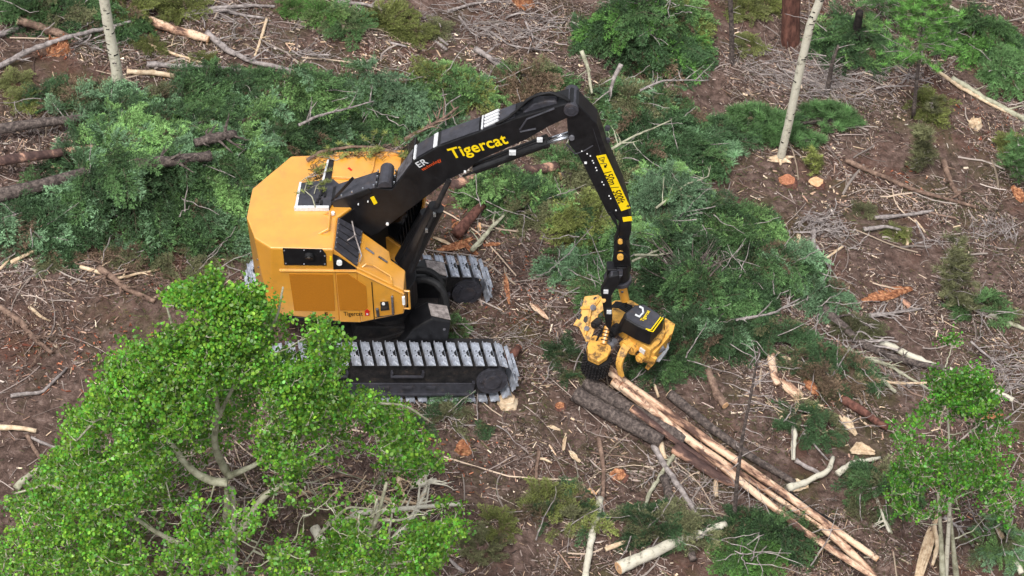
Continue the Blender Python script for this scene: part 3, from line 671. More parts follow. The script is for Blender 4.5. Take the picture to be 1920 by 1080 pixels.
for o in (0, 3.2):
    c = MB(); c.tube([kh(1214-o, 619-o*.7, .64), kh(1224-o, 622-o*1.1, .64), kh(1243-o*1.3, 596-o*.4, .64)], .012, 5); c.build('stripe', M['decal_yellow'], cvo)
A = kh(1206, 603, .645); B = kh(1218, 585, .645); text_mesh('Tigercat', .10, M['decal_yellow'], 'cover_lettering', cvo, A, B-A, -LD*1.0, .002, .85)
# hoses on deck
for k in range(5):
    c = MB(); c.tube([kh(1146+k*2, 575-k*2, .35), kh(1160+k*2, 576-k*2, .42), kh(1176+k*2, 586-k*3, .45), kh(1186, 592-k*3, .4)], .022, 6); c.build('hydraulic_hose', M['rubber'], hed)
# left plate: saw housing / big flange standing across the log
def kv(px, py, d): return hit(px, py, hc+LD*d, LD)          # plane across the log axis
PL = [(1122, 553), (1096, 556), (1090, 585), (1075, 610), (1086, 613), (1099, 641), (1106, 640), (1118, 612), (1122, 590), (1134, 580), (1130, 560)]
c = MB(); nP = unit(LD*.3+np.array([-.35, -.45, .75])*1.0)
def kq(px, py, o=0): return hit(px, py, hc-LD*.62+LDZ*.3, nP)+nP*o
c.prism([kq(x, y) for x, y in PL], nP*.05); pl = c.build('saw_guard', M['yellow_dusty'], hed, .01)
c = MB()
for a_ in [[(1085, 592), (1090, 587), (1092, 591), (1087, 600), (1083, 598)], [(1096, 594), (1102, 592), (1103, 602), (1098, 606), (1094, 602)], [(1113, 559), (1118, 556), (1119, 559), (1114, 563)], [(1124, 588), (1129, 587), (1131, 592), (1127, 593)]]: c = MB(); c.prism([kq(x, y, .052) for x, y in a_], nP*.004); c.build('guard_hole', M['decal_black'], pl)

c = MB(); c.tube([kq(1110, 577, .07), kq(1098, 628, .08)], .03, 6); c.tube([kq(1090, 578, .07), kq(1113, 577, .08), kq(1128, 557, .07)], .03, 6); c.build('stiffener', M['yellow_dusty'], pl)
c = MB(); c.cyl(kq(1113, 577, .05), kq(1113, 577, .12), .06, 12); c.cyl(kq(1101, 616, .05), kq(1101, 616, .12), .05, 12); c.build('guard_bolt', M['shoe_dirty'], pl)
# yellow cylinder
c = MB(); a, b_ = kh(1139, 612, .3), kh(1131, 644, .1); c.tube([a, b_], .06, 12); yc_ = c.build('feed_cylinder', M['yellow'], hed)
c = MB()
for t in (.2, .4, .6, .8): p = a+(b_-a)*t; c.tube([p-(b_-a)*.03, p+(b_-a)*.03], .066, 12)
c.build('band', M['rubber'], yc_)
# feed roller and its housing
FR = [(1103, 644), (1112, 636), (1128, 640), (1143, 650), (1144, 664), (1137, 676), (1122, 686), (1102, 677), (1099, 658)]
kprism(FR, -.08, .14, 'roller_housing', M['yellow_dusty'], hed, .02)
ra = kh(1121, 668, -.12); c = MB(); c.cyl(ra, ra-LDZ*.42, .25, 26); rl = c.build('feed_roller', M['rubber'], hed)
c = MB()
for k in range(26):
    a = k*2*math.pi/26; o = (LD*math.cos(a)+PERP*math.sin(a))
    for t in range(5): p = ra+o*.26-LDZ*(.05+.085*t); c.box(p, (.035, .028, .045), np.stack([o, np.cross(LDZ, o), LDZ], 1))
c.build('roller_teeth', M['dark_steel'], rl)
# inner roller, motor, gear lumps
for px, py, h, r, ln, mt in [(1147, 645, 0, .09, .2, 'shoe_dirty'), (1152, 620, .1, .1, .25, 'dark_steel'), (1175, 612, .12, .07, .15, 'shoe_dirty'), (1118, 606, .25, .08, .15, 'dark_steel'), (1190, 648, -.1, .12, .3, 'yellow_dusty'), (1178, 640, -.05, .1, .3, 'yellow_dusty'), (1204, 668, -.15, .09, .2, 'yellow_dusty')]:
    p = kh(px, py, h); c = MB(); c.cyl(p-PERP*ln/2, p+PERP*ln/2, r, 14); c.cyl(p-PERP*(ln/2+.04), p+PERP*(ln/2+.04), r*.5, 10); c.build('motor' if mt == 'dark_steel' else 'pivot_boss', M[mt], hed)
for pts in ([(1146, 600, .3), (1130, 618, .2), (1122, 612, .3)], [(1146, 604, .3), (1140, 625, .2), (1146, 640, .1)], [(1142, 598, .35), (1125, 625, .1), (1118, 640, .05)], [(1150, 610, .2), (1160, 625, .1), (1172, 618, .15)]):
    c = MB(); c.tube([kh(*q) for q in pts], .02, 6); c.build('hydraulic_hose', M['rubber'], hed)
kprism([(1150, 622), (1158, 618), (1150, 660), (1138, 668)], -.1, .1, 'cross_bar', M['brown_wood'], hed, .01)
kprism([(1182, 632), (1198, 642), (1192, 668), (1176, 660)], -.25, .06, 'side_bracket', M['yellow_dusty'], hed, .01)
c = MB(); c.box(kh(1206, 656, 0), (.12, .1, .1), HR3); c.build('sensor_box', M['white_paint'], hed)
# curved delimbing knives
def knife(pix, hs2, w0):
    pth = np.array([kh(x, y, h) for (x, y), h in zip(pix, hs2)]); t = np.linspace(0, len(pth)-1, 16); pth = np.stack([np.interp(t, range(len(pth)), pth[:, i]) for i in range(3)], 1)
    for _ in range(2): pth[1:-1] = (pth[:-2]+2*pth[1:-1]+pth[2:])/4
    b = MB(); n = len(pth); vs = []
    for i, p in enumerate(pth):
        tg = unit(pth[min(i+1, n-1)]-pth[max(i-1, 0)]); nn = unit(np.cross(LD, tg)); wd = w0*(1-.5*i/n)
        vs += [p-LD*wd/2-nn*.035, p+LD*wd/2-nn*.035, p+LD*wd/2+nn*.035, p-LD*wd/2+nn*.035]
    f = [[4*i+j, 4*i+(j+1) % 4, 4*i+4+(j+1) % 4, 4*i+4+j] for i in range(n-1) for j in range(4)]+[[3, 2, 1, 0], [4*n-4, 4*n-3, 4*n-2, 4*n-1]]
    b.add(vs, f); return b.build('delimbing_knife', M['yellow_dusty'], hed, .008)
knife([(1182, 640), (1174, 650), (1164, 668), (1160, 686), (1165, 704)], [0, -.02, -.1, -.28, -.5], .2)
knife([(1225, 668), (1222, 680), (1214, 690)], [-.1, -.3, -.6], .16)
c = MB(); c.tube([kh(1228, 660, -.2), kh(1245, 650, -.1)], .07, 10); c.build('pivot_boss', M['shoe_dirty'], hed)

# ------------------------------------------------------------------ vegetation helpers
def rot_to(d, up=(0, 0, 1), roll=0.0):
    x = unit(d); y = np.cross(up, x); y = unit(y) if np.linalg.norm(y) > 1e-4 else np.array([0, 1., 0]); z = np.cross(x, y)
    c, s = math.cos(roll), math.sin(roll); return np.stack([x, y*c+z*s, -y*s+z*c], 1)
def needle_quads(base, d, n, ln, wd, spread, r):
    """n lance quads along a twiglet from base in direction d"""
    t = r.random(n); D = d/np.linalg.norm(d); b = base+np.outer(t, d)
    a = r.normal(0, 1, (n, 3)); a -= np.outer(a@D, D); a /= np.linalg.norm(a, axis=1)[:, None]
    dir_ = D*.75+a*spread; dir_ /= np.linalg.norm(dir_, axis=1)[:, None]
    sd = np.cross(dir_, r.normal(0, 1, (n, 3))); sd /= np.linalg.norm(sd, axis=1)[:, None]
    L = ln*(.7+.6*r.random(n))[:, None]
    return np.stack([b, b+dir_*L*.45+sd*wd, b+dir_*L, b+dir_*L*.45-sd*wd], 1)
def make_bough(seed, kind='spruce'):
    r = np.random.default_rng(seed); Q = []; S = []; Bt = []
    n = 15; t = np.linspace(0, 1, n); sp_ = np.stack([t, .10*np.sin(t*3+r.random()*6), .22*np.sin(t*math.pi)*.8-.34*t*t], 1)
    S.append((sp_, .007))
    for i in range(1, n):
        for s in (-1, 1):
            l = (.34*(1-t[i])**.7+.12)*(.6+.7*r.random()); fw_ = unit(sp_[i]-sp_[i-1])
            d = unit(fw_*.75+np.array([0, s*.7, r.normal(-.05, .28)]))*l
            if r.random() < .25: S.append((np.array([sp_[i], sp_[i]+d]), .003))
            q = needle_quads(sp_[i], d, 9+int(l*38), .10, .0100, .55, r); Q.append(q); Bt.append(np.full(len(q), .62+.42*t[i]))  # tips paler as new growth; darker bases also paint in shaded gaps
            for u in (.4, .7, 1.0):
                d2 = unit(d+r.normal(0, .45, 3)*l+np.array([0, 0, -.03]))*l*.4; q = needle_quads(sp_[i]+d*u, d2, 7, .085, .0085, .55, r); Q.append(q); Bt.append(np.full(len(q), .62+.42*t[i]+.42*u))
    return np.vstack(Q), S, np.concatenate(Bt)
def stick_quads(path, r0, r1, n=3):
    path = np.asarray(path, float); k = len(path); rr = np.linspace(r0, r1, k); t = np.gradient(path, axis=0); a = np.cross(t, [0.3, 0.2, 1.]); a /= np.linalg.norm(a, axis=1)[:, None]+1e-9
    b = np.cross(t, a); b /= np.linalg.norm(b, axis=1)[:, None]+1e-9
    ring = [path+a*(rr*math.cos(j*2*math.pi/n))[:, None]+b*(rr*math.sin(j*2*math.pi/n))[:, None] for j in range(n)]
    q = []
    for j in range(n):
        A, B = ring[j], ring[(j+1) % n]; q.append(np.stack([A[:-1], B[:-1], B[1:], A[1:]], 1))
    return np.vstack(q)
BOUGH = {}
for kd, sd0 in (('spruce', 100), ('pine', 200)):
    BOUGH[kd] = []
    for k in range(6):
        q, S, bt = make_bough(sd0+k, kd); BOUGH[kd].append((q, np.vstack([stick_quads(p, r, r*.5) for p, r in S]), bt))
GREEN = {'deep': (64, 90, 58), 'mid': (86, 118, 72), 'blue': (112, 144, 108), 'light': (118, 154, 92), 'yellow': (116, 124, 68), 'olive': (102, 104, 74), 'brown': (116, 98, 80), 'fresh': (92, 134, 66)}
def lin(name): return np.array(srgb(*GREEN[name]))
def place_boughs(P, Dr, S, kind, tints, r, roll=.5):
    """P (n,3) start points, Dr directions, S lengths -> needle and stem soups"""
    Q, C, W = [], [], []
    for i in range(len(P)):
        q, s, bt = BOUGH[kind][r.integers(6)]
        R = rot_to(Dr[i], roll=r.normal(0, roll))*S[i]
        R = R@np.diag([1, .8+.5*r.random(), 1])
        Q.append(q@R.T+P[i]); W.append(s@R.T+P[i])
        nz = float(vnoise(P[i][0]*1.5+P[i][2]*2, P[i][1]*1.5, 55)); k_ = int(np.clip(nz*1.2-.1+r.normal(0, .3), 0, .999)*len(tints)); c = tints[k_]*(.55+.8*nz+.25*r.random())
        if r.random() < .03: c = lin('brown')*(.7+.5*r.random())
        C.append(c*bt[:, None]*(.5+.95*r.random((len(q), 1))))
    return np.vstack(Q), np.vstack(C), np.vstack(W)
def above_ground(Q, m=.01):
    z = gh(Q[..., 0], Q[..., 1])+m; Q[..., 2] = np.maximum(Q[..., 2], z); return Q
_vs = [500]
def nr(): _vs[0] += 1; return np.random.default_rng(_vs[0])
def brush_heap(px, py, rx, ry, hgt, n, label, tints=('deep', 'mid', 'blue'), kind='spruce', flow=None, cat='brush heap', name='brush_heap', size=.8, group=None, bare=11, trunk=None, rot=0.0):
    """a dome of cut boughs: centre in the photo, half-axes and height in metres"""
    r = nr(); c = G(px, py); t = thing(name, label, cat, c, group); n = int(n*1.6); size *= .72; hgt *= 1.25
    a = r.random(n)*2*math.pi; rr = np.sqrt(r.random(n))*(.75+.5*vnoise(np.cos(a)*1.7+px*.1, np.sin(a)*1.7, 8))
    ex, ey = rx*rr*np.cos(a), ry*rr*np.sin(a)
    X = c[0]+ex*math.cos(rot)-ey*math.sin(rot); Y = c[1]+ex*math.sin(rot)+ey*math.cos(rot)
    Z = gh(X, Y)+hgt*np.clip(1-rr**2, .1, 1)*(.35+.65*r.random(n))*(.1+1.9*vnoise(X*2.3, Y*2.3, 9)**1.3)+.07
    out = np.stack([X-c[0], Y-c[1], np.zeros(n)], 1); out /= np.linalg.norm(out, axis=1)[:, None]+.3
    D = out*.8+r.normal(0, .55, (n, 3)); D[:, 2] = .05+.3*np.abs(r.normal(0, 1, n))*(.4+.6*(1-rr))
    if flow is not None: D[:, :2] += np.array(flow)*1.3
    D /= np.linalg.norm(D, axis=1)[:, None]; S = size*(.55+.7*r.random(n))
    P = np.stack([X, Y, Z], 1)-D*S[:, None]*.35
    Q, C, W = place_boughs(P, D, S, kind, [lin(q) for q in tints], r)
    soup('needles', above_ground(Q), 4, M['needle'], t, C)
    bs = []
    for k in range(bare):
        A = np.array([c[0]+r.normal(0, rx*.5), c[1]+r.normal(0, ry*.5), 0]); A[2] = gh(A[0], A[1])+hgt*.6
        d = np.append(r.normal(0, 1, 2), .15); d = unit(d)*(.4+.9*r.random()); pth = A+np.outer(np.linspace(0, 1, 9), d)+np.cumsum(r.normal(0, .02, (9, 3)), 0)
        bs.append(stick_quads(pth, .014, .005, 4))
    soup('stems', above_ground(W, .0), 4, M['twig_bark'], t)
    for q_ in bs: soup('bare_twig', above_ground(q_, .0), 4, M['grey_wood'], t)
    return t
def felled_conifer(pix, r0, crown, label, tints=('deep', 'mid', 'blue'), n=110, spread=.9, kind='spruce', bark='bark', size=.85, lift=.15, hgt=.5, group='felled conifers in the slash'):
    """trunk lying along pix; boughs from fraction crown[0] to crown[1]"""
    r = nr(); n = int(n*1.5); size *= .68; hgt *= 1.25; pts = np.array([G(*p, lift) for p in pix]); L = np.concatenate([[0], np.cumsum(np.linalg.norm(np.diff(pts, axis=0), axis=1))]); tt = np.linspace(0, L[-1], 24)
    P = np.stack([np.interp(tt, L, pts[:, i]) for i in range(3)], 1)
    for _ in range(2): P[1:-1] = (P[:-2]+2*P[1:-1]+P[2:])/4
    P[:, 2] = np.maximum(P[:, 2], gh(P[:, 0], P[:, 1])+r0*.8)
    t = thing('felled_conifer', label, 'felled tree', P[0], group)
    b = MB(); b.tube(P, np.linspace(r0, r0*.25, 24), 12, jit=.12); tr = b.build('trunk', M[bark], t, smooth=True)
    c = MB(); d = unit(P[0]-P[1]); c.tube([P[0]+d*.003, P[0]+d*.01], r0*.93, 14); c.build('cut_end', M['cut'], tr)
    u = crown[0]+(crown[1]-crown[0])*r.random(n); ii = u*23; i0 = np.clip(ii.astype(int), 0, 22); f = (ii-i0)[:, None]; B = P[i0]*(1-f)+P[i0+1]*f; ax = P[i0+1]-P[i0]; ax /= np.linalg.norm(ax, axis=1)[:, None]
    sd = r.normal(0, 1, (n, 3)); sd -= (sd*ax).sum(1)[:, None]*ax; sd[:, 2] = np.abs(sd[:, 2])*.6; sd /= np.linalg.norm(sd, axis=1)[:, None]
    taper = 1.15-.75*(u-crown[0])/(crown[1]-crown[0]); off = spread*taper*r.random(n)**.8
    base = B+sd*off[:, None]*np.array([1, 1, .55]); base[:, 2] = np.minimum(base[:, 2], gh(base[:, 0], base[:, 1])+hgt*(.5+.5*r.random(n)))
    base[:, 2] = np.maximum(base[:, 2], gh(base[:, 0], base[:, 1])+.06)
    D = sd*np.array([1, 1, .5])+ax*.7+r.normal(0, .3, (n, 3)); D /= np.linalg.norm(D, axis=1)[:, None]; S = size*(.5+.7*r.random(n))*(.6+.5*taper)
    Q, C, W = place_boughs(base-D*S[:, None]*.3, D, S, kind, [lin(q) for q in tints], r)
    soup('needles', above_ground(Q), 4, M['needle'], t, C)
    bs = []; soup('twigs', above_ground(W, 0), 4, M['twig_bark'], t)
    for k in range(int(n*.35)):
        bs.append(stick_quads(np.linspace(B[k], base[k]+D[k]*S[k]*.3, 5)+np.array([0, 0, .02]), .016, .008, 4))
    soup('branches', above_ground(np.vstack(bs), 0), 4, M['grey_wood'], t)
    return t
def tufts(centres, rad_, n, tint, r, wd=.005):
    """long-needled pine tufts"""
    k = len(centres); d = r.normal(0, 1, (k, n, 3)); d[..., 2] = np.abs(d[..., 2])*.8+.1; d /= np.linalg.norm(d, axis=-1)[..., None]
    s = np.cross(d, r.normal(0, 1, (k, n, 3))); s /= np.linalg.norm(s, axis=-1)[..., None]
    L = rad_*(.6+.5*r.random((k, n, 1))); b = centres[:, None]+d*L*.1
    q = np.stack([b-s*wd, b+s*wd, b+d*L+s*wd*.3, b+d*L-s*wd*.3], 2).reshape(-1, 4, 3)
    c = tint*1.35*(.4+1.0*r.random((k, 1, 1)))*(.75+.5*r.random((k, n, 1))); return q, c.reshape(-1, 3)
def shrub(px, py, rr, h, label, tint='yellow', n=14, name='low_shrub', cat='shrub', kind='spruce', size=None, group='low shrubs between the slash'):
    r = nr(); c = G(px, py); t = thing(name, label, cat, c, group)
    a = r.random(n)*2*math.pi; q = np.sqrt(r.random(n))*rr*.6; P = c+np.stack([q*np.cos(a), q*np.sin(a), 0*a], 1); P[:, 2] = gh(P[:, 0], P[:, 1])
    D = np.stack([np.cos(a)*.8, np.sin(a)*.8, .35+.8*r.random(n)], 1)+r.normal(0, .2, (n, 3)); D /= np.linalg.norm(D, axis=1)[:, None]
    S = (size or h*1.3)*(.6+.6*r.random(n)); Q, C, W = place_boughs(P, D, S, kind, [lin(tint), lin(tint)*.8, lin('olive')*.5+lin(tint)*.5], r)
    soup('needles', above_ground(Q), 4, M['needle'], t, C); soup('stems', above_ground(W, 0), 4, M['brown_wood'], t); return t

# ------------------------------------------------------------------ sticks, logs, branches
def path_on_ground(pix, lift, wob=.02, k=None, r=None):
    pts = np.array([G(p[0], p[1], (p[2] if len(p) > 2 else lift)) for p in pix]); L = np.concatenate([[0], np.cumsum(np.linalg.norm(np.diff(pts, axis=0), axis=1))])
    n = k or max(4, int(L[-1]/.09)); tt = np.linspace(0, L[-1], n); P = np.stack([np.interp(tt, L, pts[:, i]) for i in range(3)], 1)
    P[1:-1] = (P[:-2]+2*P[1:-1]+P[2:])/4
    if wob: P += np.cumsum(r.normal(0, wob*.35, (n, 3)), 0)*np.sin(np.linspace(0, math.pi, n))[:, None]
    return P
def stick(pix, w, mat, label, cat='branch', name='dead_branch', lift=None, twigs=0, tip=.45, group=None, ends=None, wob=.02, jit=.25, n=9, tlen=.45):
    r = nr(); r0 = w/2/93; lift = r0*1.1+.02 if lift is None else lift
    P = path_on_ground(pix, lift, wob, r=r); k = len(P)
    b = MB(); b.tube(P-P[0], np.linspace(r0, r0*tip, k)*(1+jit*.4*r.normal(0, 1, k).clip(-1, 1)), n, jit=jit)
    o = b.build(name, M[mat], None, smooth=True)
    if twigs or ends:
        t = thing(name, label, cat, P[0], group); o['_o'] = t['_o']; o.parent = t; o.name = 'stem'; o.data.name = 'stem'
        if twigs:
            T = []
            for _ in range(twigs):
                i = r.integers(1, k-1); ax = unit(P[i+1]-P[i-1]); s = r.normal(0, 1, 3); s[2] = abs(s[2])*.5; s -= ax*(s@ax)*.9; d = unit(unit(s)+ax*.7)*tlen*(.4+.9*r.random()); m_ = 7
                pp = P[i]+np.outer(np.linspace(0, 1, m_), d)+np.cumsum(r.normal(0, .016, (m_, 3)), 0)*np.linspace(0, 1, m_)[:, None]; T.append(stick_quads(pp, r0*.38+.004, .003, 4))
                if r.random() < .5: d2 = unit(d+r.normal(0, .25, 3))*np.linalg.norm(d)*.5; T.append(stick_quads(pp[3]+np.outer(np.linspace(0, 1, 4), d2), r0*.2+.003, .003, 3))
            for q_ in T: soup('side_twig', above_ground(q_, .005), 4, M[mat], t)
        if ends:
            for e in ends:
                p, q = (P[0], P[1]) if e[0] == 0 else (P[-1], P[-2]); d = unit(p-q); rr_ = r0 if e[0] == 0 else r0*tip
                c = MB(); c.tube([p+d*.002, p+d*.012], rr_*.95, 12); c.build('cut_end', M[e[1]], t)
        return t
    o.location = [float(q) for q in P[0]]; o['_o'] = [0, 0, 0]; tag(o, label, cat, group); return o
def splinter(pix, w, mat, label, cat='wood splinter', name='wood_splinter', thick=.03, group=None, frays=5):
    """a torn flat slab of wood along pix with frayed ends"""
    r = nr(); P = path_on_ground(pix, .05, .01, 7, r); hw = w/2/93; b = MB(); k = len(P); prof = np.sin(np.linspace(.35, 2.8, k))
    for j in range(frays):
        o = (j/(frays-1)-.5) if frays > 1 else 0; t = unit(P[-1]-P[0]); s = np.cross(t, [0, 0, 1.]); a = r.integers(0, 2); e = k-r.integers(0, 2)
        Q = P[a:e]+s*o*hw*1.7*prof[a:e, None]+r.normal(0, .008, (e-a, 3)); b.tube(Q-P[0], hw*(.9/frays+.12)*(.4+.7*prof[a:e]), 5, jit=.5)
    o = b.build(name, M[mat]); o.location = [float(q) for q in P[0]]; tag(o, label, cat, group); return o
def stump(px, py, r0, h, label, top='cut', bark='bark_red', group='sawn stumps in the clearing', jag=0):
    r = nr(); c = G(px, py); t = thing('tree_stump', label, 'stump', c, group)
    b = MB(); n = 18; vs = []; pr = 1+.12*r.normal(0, 1, n).clip(-1, 1)
    for z, k in ((-.1, 1.5), (.02, 1.3), (h*.4, 1.08), (h, 1.0)): a = np.arange(n)*2*math.pi/n; vs.append(np.stack([c[0]+np.cos(a)*r0*k*pr, c[1]+np.sin(a)*r0*k*pr, c[2]+z+0*a], 1))
    b.add(np.vstack(vs), [[i*n+j, i*n+(j+1) % n, (i+1)*n+(j+1) % n, (i+1)*n+j] for i in range(3) for j in range(n)]); b.build('bark', M[bark], t, smooth=True)
    for k in range(jag):
        a = r.random()*6.28; q = r0*math.sqrt(r.random()); p = c+np.array([math.cos(a)*q, math.sin(a)*q, h*.3]); d = np.array([r.normal(0, .06), r.normal(0, .06), h*(.7+.9*r.random())]); s = MB(); s.tube([p, p+d*.6, p+d], [r0*.3, r0*.2, .004], 5, jit=.6); s.build('splinter', M[top], t)
    c2 = MB(); c2.add(vs[-1]+np.array([0, 0, .002]), [list(range(n))]); c2.build('cut_face', M[top], t); return t
def tangle(px, py, rx, ry, n, mat, label, flow=(1, 0), L=1.0, w=.012, cat='branch heap', h=.25):
    r = nr(); c = G(px, py); T = []; f = unit([flow[0], flow[1], 0])
    for k in range(n):
        a = r.random()*6.28; q = math.sqrt(r.random()); g_ = r.normal(0, .55, 2); A = np.array([c[0]+rx*g_[0], c[1]+ry*g_[1], 0]); A[2] = gh(A[0], A[1])+.02+h*r.random()*max(0, 1-abs(g_[0])*.7)*.8; q = .5
        d = unit(f*r.choice([-1, 1])+np.append(r.normal(0, .55, 2), r.normal(0, .12)))*L*(.25+1.1*r.random()**1.5); m_ = 10; cv_ = np.append(r.normal(0, .28, 2), r.normal(.05, .1))*np.linalg.norm(d); s = np.linspace(0, 1, m_)[:, None]
        pp = A+(s-.5)*d+cv_*(s-.5)**2*2+np.cumsum(r.normal(0, .012, (m_, 3)), 0); T.append(stick_quads(pp, w*(.3+1.3*r.random()**2), .0025, 4))
        for _ in range(3):
            i = r.integers(2, 8); d2 = unit(d+r.normal(0, .6, 3)*np.linalg.norm(d))*np.linalg.norm(d)*.35; T.append(stick_quads(pp[i]+np.outer(np.linspace(0, 1, 5), d2)+np.cumsum(r.normal(0, .008, (5, 3)), 0), w*.45, .0025, 3))
    Q = above_ground(np.vstack(T), .004)-c; o = soup('branch_heap', Q, 4, M[mat]); o.location = [float(q) for q in c]; return tag(o, label, cat)
# ------------------------------------------------------------------ broadleaf trees
def inpoly(x, y, poly):
    poly = np.asarray(poly, float); ins = np.zeros(len(x), bool); j = len(poly)-1
    for i in range(len(poly)):
        xi, yi = poly[i]; xj, yj = poly[j]; c = ((yi > y) != (yj > y)) & (x < (xj-xi)*(y-yi)/(yj-yi+1e-9)+xi); ins ^= c; j = i
    return ins
def leaf_soup(C, n, rc, lr, tint, r):
    """clusters of round leaves: C (k,3), n leaves per cluster"""
    k = len(C); nd = r.normal(0, 1, (k, 4, 3)); nd[..., 2] = np.abs(nd[..., 2])*.5; nd /= np.linalg.norm(nd, axis=-1)[..., None]
    w_ = r.integers(0, 4, (k, n)); t = r.random((k, n, 1))**.7; d = np.take_along_axis(nd, w_[..., None], 1)
    P = C[:, None]+d*t*rc*1.3*(.6+.8*r.random((k, 1, 1)))+r.normal(0, rc*.18, (k, n, 3)); P = P.reshape(-1, 3); N = len(P)
    nn = np.stack([r.normal(0, .8, N), r.normal(0, .8, N)-.2, .45+.6*r.random(N)], 1); nn /= np.linalg.norm(nn, axis=1)[:, None]
    a = np.cross(nn, r.normal(0, 1, (N, 3))); a /= np.linalg.norm(a, axis=1)[:, None]; b = np.cross(nn, a); R = lr*(.45+.85*r.random(N))[:, None]
    v = [P+a*R*math.cos(q)*(1.3 if j == 0 else 1)+b*R*math.sin(q)*.92+nn*R*(.25 if j in (1, 2) else (-.1 if j in (4, 5) else 0)) for j, q in enumerate(np.arange(6)*math.pi/3)]
    col = tint*(.42+.9*np.repeat(r.random(k), n))[:, None]*(.7+.6*r.random((N, 1))); col[:, 0] *= (.7+.9*r.random(N)); col *= (1+.5*(r.random((N, 1)) < .12))
    return np.stack(v, 1), col
def broadleaf(base, top, polys, R0, ncl, nl, label, limbs, name='aspen_tree', rc=.15, lr=.0235, tint=(98, 154, 48), zmin=.25, rtop=.5, trunk_r=.1, gaps=1.0, tz=.93, twigmat='aspen_grey', lean=None, extra=None, holes=()):
    r = nr(); B = G(*base); h = 0
    for h_ in np.arange(1, 16, .05):
        if proj(B+np.array([0, 0, h_]))[1] < top[1]: h = h_; break
    tx = hit(top[0], top[1], B, np.array([0, 1., 0])); T = tx; t = thing(name, label, 'tree', B)
    C = []
    while len(C) < ncl:
        m_ = 4000; z = zmin+(1-zmin)*r.random(m_); rad_ = R0*(1-z)**.75*1.15+rtop*(1-z*.5); q = rad_*np.sqrt(.12+.88*r.random(m_)); a = r.random(m_)*2*math.pi
        P = B+(T-B)*z[:, None]+np.stack([q*np.cos(a), q*np.sin(a)*.8, -.25*q+0*a], 1); pp = proj(P); ok = np.zeros(m_, bool)
        for pl in polys: ok |= inpoly(pp[:, 0], pp[:, 1], pl)
        ok &= (vnoise(P[:, 0]*1.25, P[:, 1]*1.25+P[:, 2]*1.1, 21)+.35*vnoise(P[:, 0]*3, P[:, 2]*3, 22)) > .42*gaps+.1
        for hx, hy, hr_, pr_ in holes: ok &= ~((np.hypot(pp[:, 0]-hx, (pp[:, 1]-hy)*1.2) < hr_) & (r.random(m_) < pr_))
        ok &= P[:, 2] > gh(P[:, 0], P[:, 1])+.5
        C += list(P[ok])
    C = np.array(C[:ncl]); v, col = leaf_soup(C, nl, rc, lr, np.array(srgb(*tint)), r)
    soup('foliage', v, 6, M['leaf'], t, col)
    nodes = []
    tr = np.array([B+(T-B)*s+np.array([.12*math.sin(s*5), .1*math.sin(s*4+1), 0])*s for s in np.linspace(0, tz, 26)]); nodes.append(tr); b = MB(); b.tube(tr-np.array([0, 0, .1])*(np.arange(26) == 0)[:, None], np.linspace(trunk_r, trunk_r*(.15 if tz > .9 else .6), 26), 12, jit=.06); b.build('trunk', M['aspen_bark'], t, smooth=True)
    for pix, w0, dep in limbs:
        p = np.array([hit(x, y, B+np.array([0, dep, 0]), np.array([0, 1., 0])) for x, y in pix]); s = np.linspace(0, len(p)-1, len(p)*5); p = np.stack([np.interp(s, range(len(p)), p[:, i]) for i in range(3)], 1)
        for _ in range(2): p[1:-1] = (p[:-2]+2*p[1:-1]+p[2:])/4
        p[:, 1] += np.linspace(0, 1, len(p))*r.normal(0, .3); b = MB(); b.tube(p, np.linspace(w0, w0*.4, len(p)), 9, jit=.1); b.build('limb', M['aspen_grey'], t, smooth=True); nodes.append(p)
    N = np.vstack(nodes); tw = []
    order = np.argsort(np.linalg.norm(C[:, :2]-B[:2], axis=1)); 
    for i in order:
        c = C[i]; d = np.linalg.norm(N-c, axis=1)+1.2*np.maximum(0, N[:, 2]-c[2]); j = int(np.argmin(d)); a = N[j]; L = np.linalg.norm(c-a)
        if L > 2.6: continue
        m_ = 7; s = np.linspace(0, 1, m_)[:, None]; pp = a+(c-a)*s+np.array([0, 0, -.12*L])*(s*(1-s)*4)+r.normal(0, .02*L, (m_, 3))*(s*(1-s)*4); tw.append(stick_quads(pp, min(.008+.011*L, .03), .004, 4))
        N = np.vstack([N, pp[2:]])
    soup('twigs', np.vstack(tw), 4, M[twigmat], t); return t
P1 = [(415, 492), (438, 520), (470, 510), (515, 505), (560, 530), (555, 578), (610, 572), (610, 600), (680, 635), (650, 680), (640, 715), (655, 745), (720, 735), (775, 765), (785, 800), (840, 820), (848, 860), (800, 890), (745, 910), (780, 960), (720, 1000), (690, 1080), (-10, 1100), (-10, 905), (55, 895), (125, 830), (118, 795), (160, 760), (180, 700), (235, 660), (258, 570), (320, 540), (380, 545), (400, 510)]
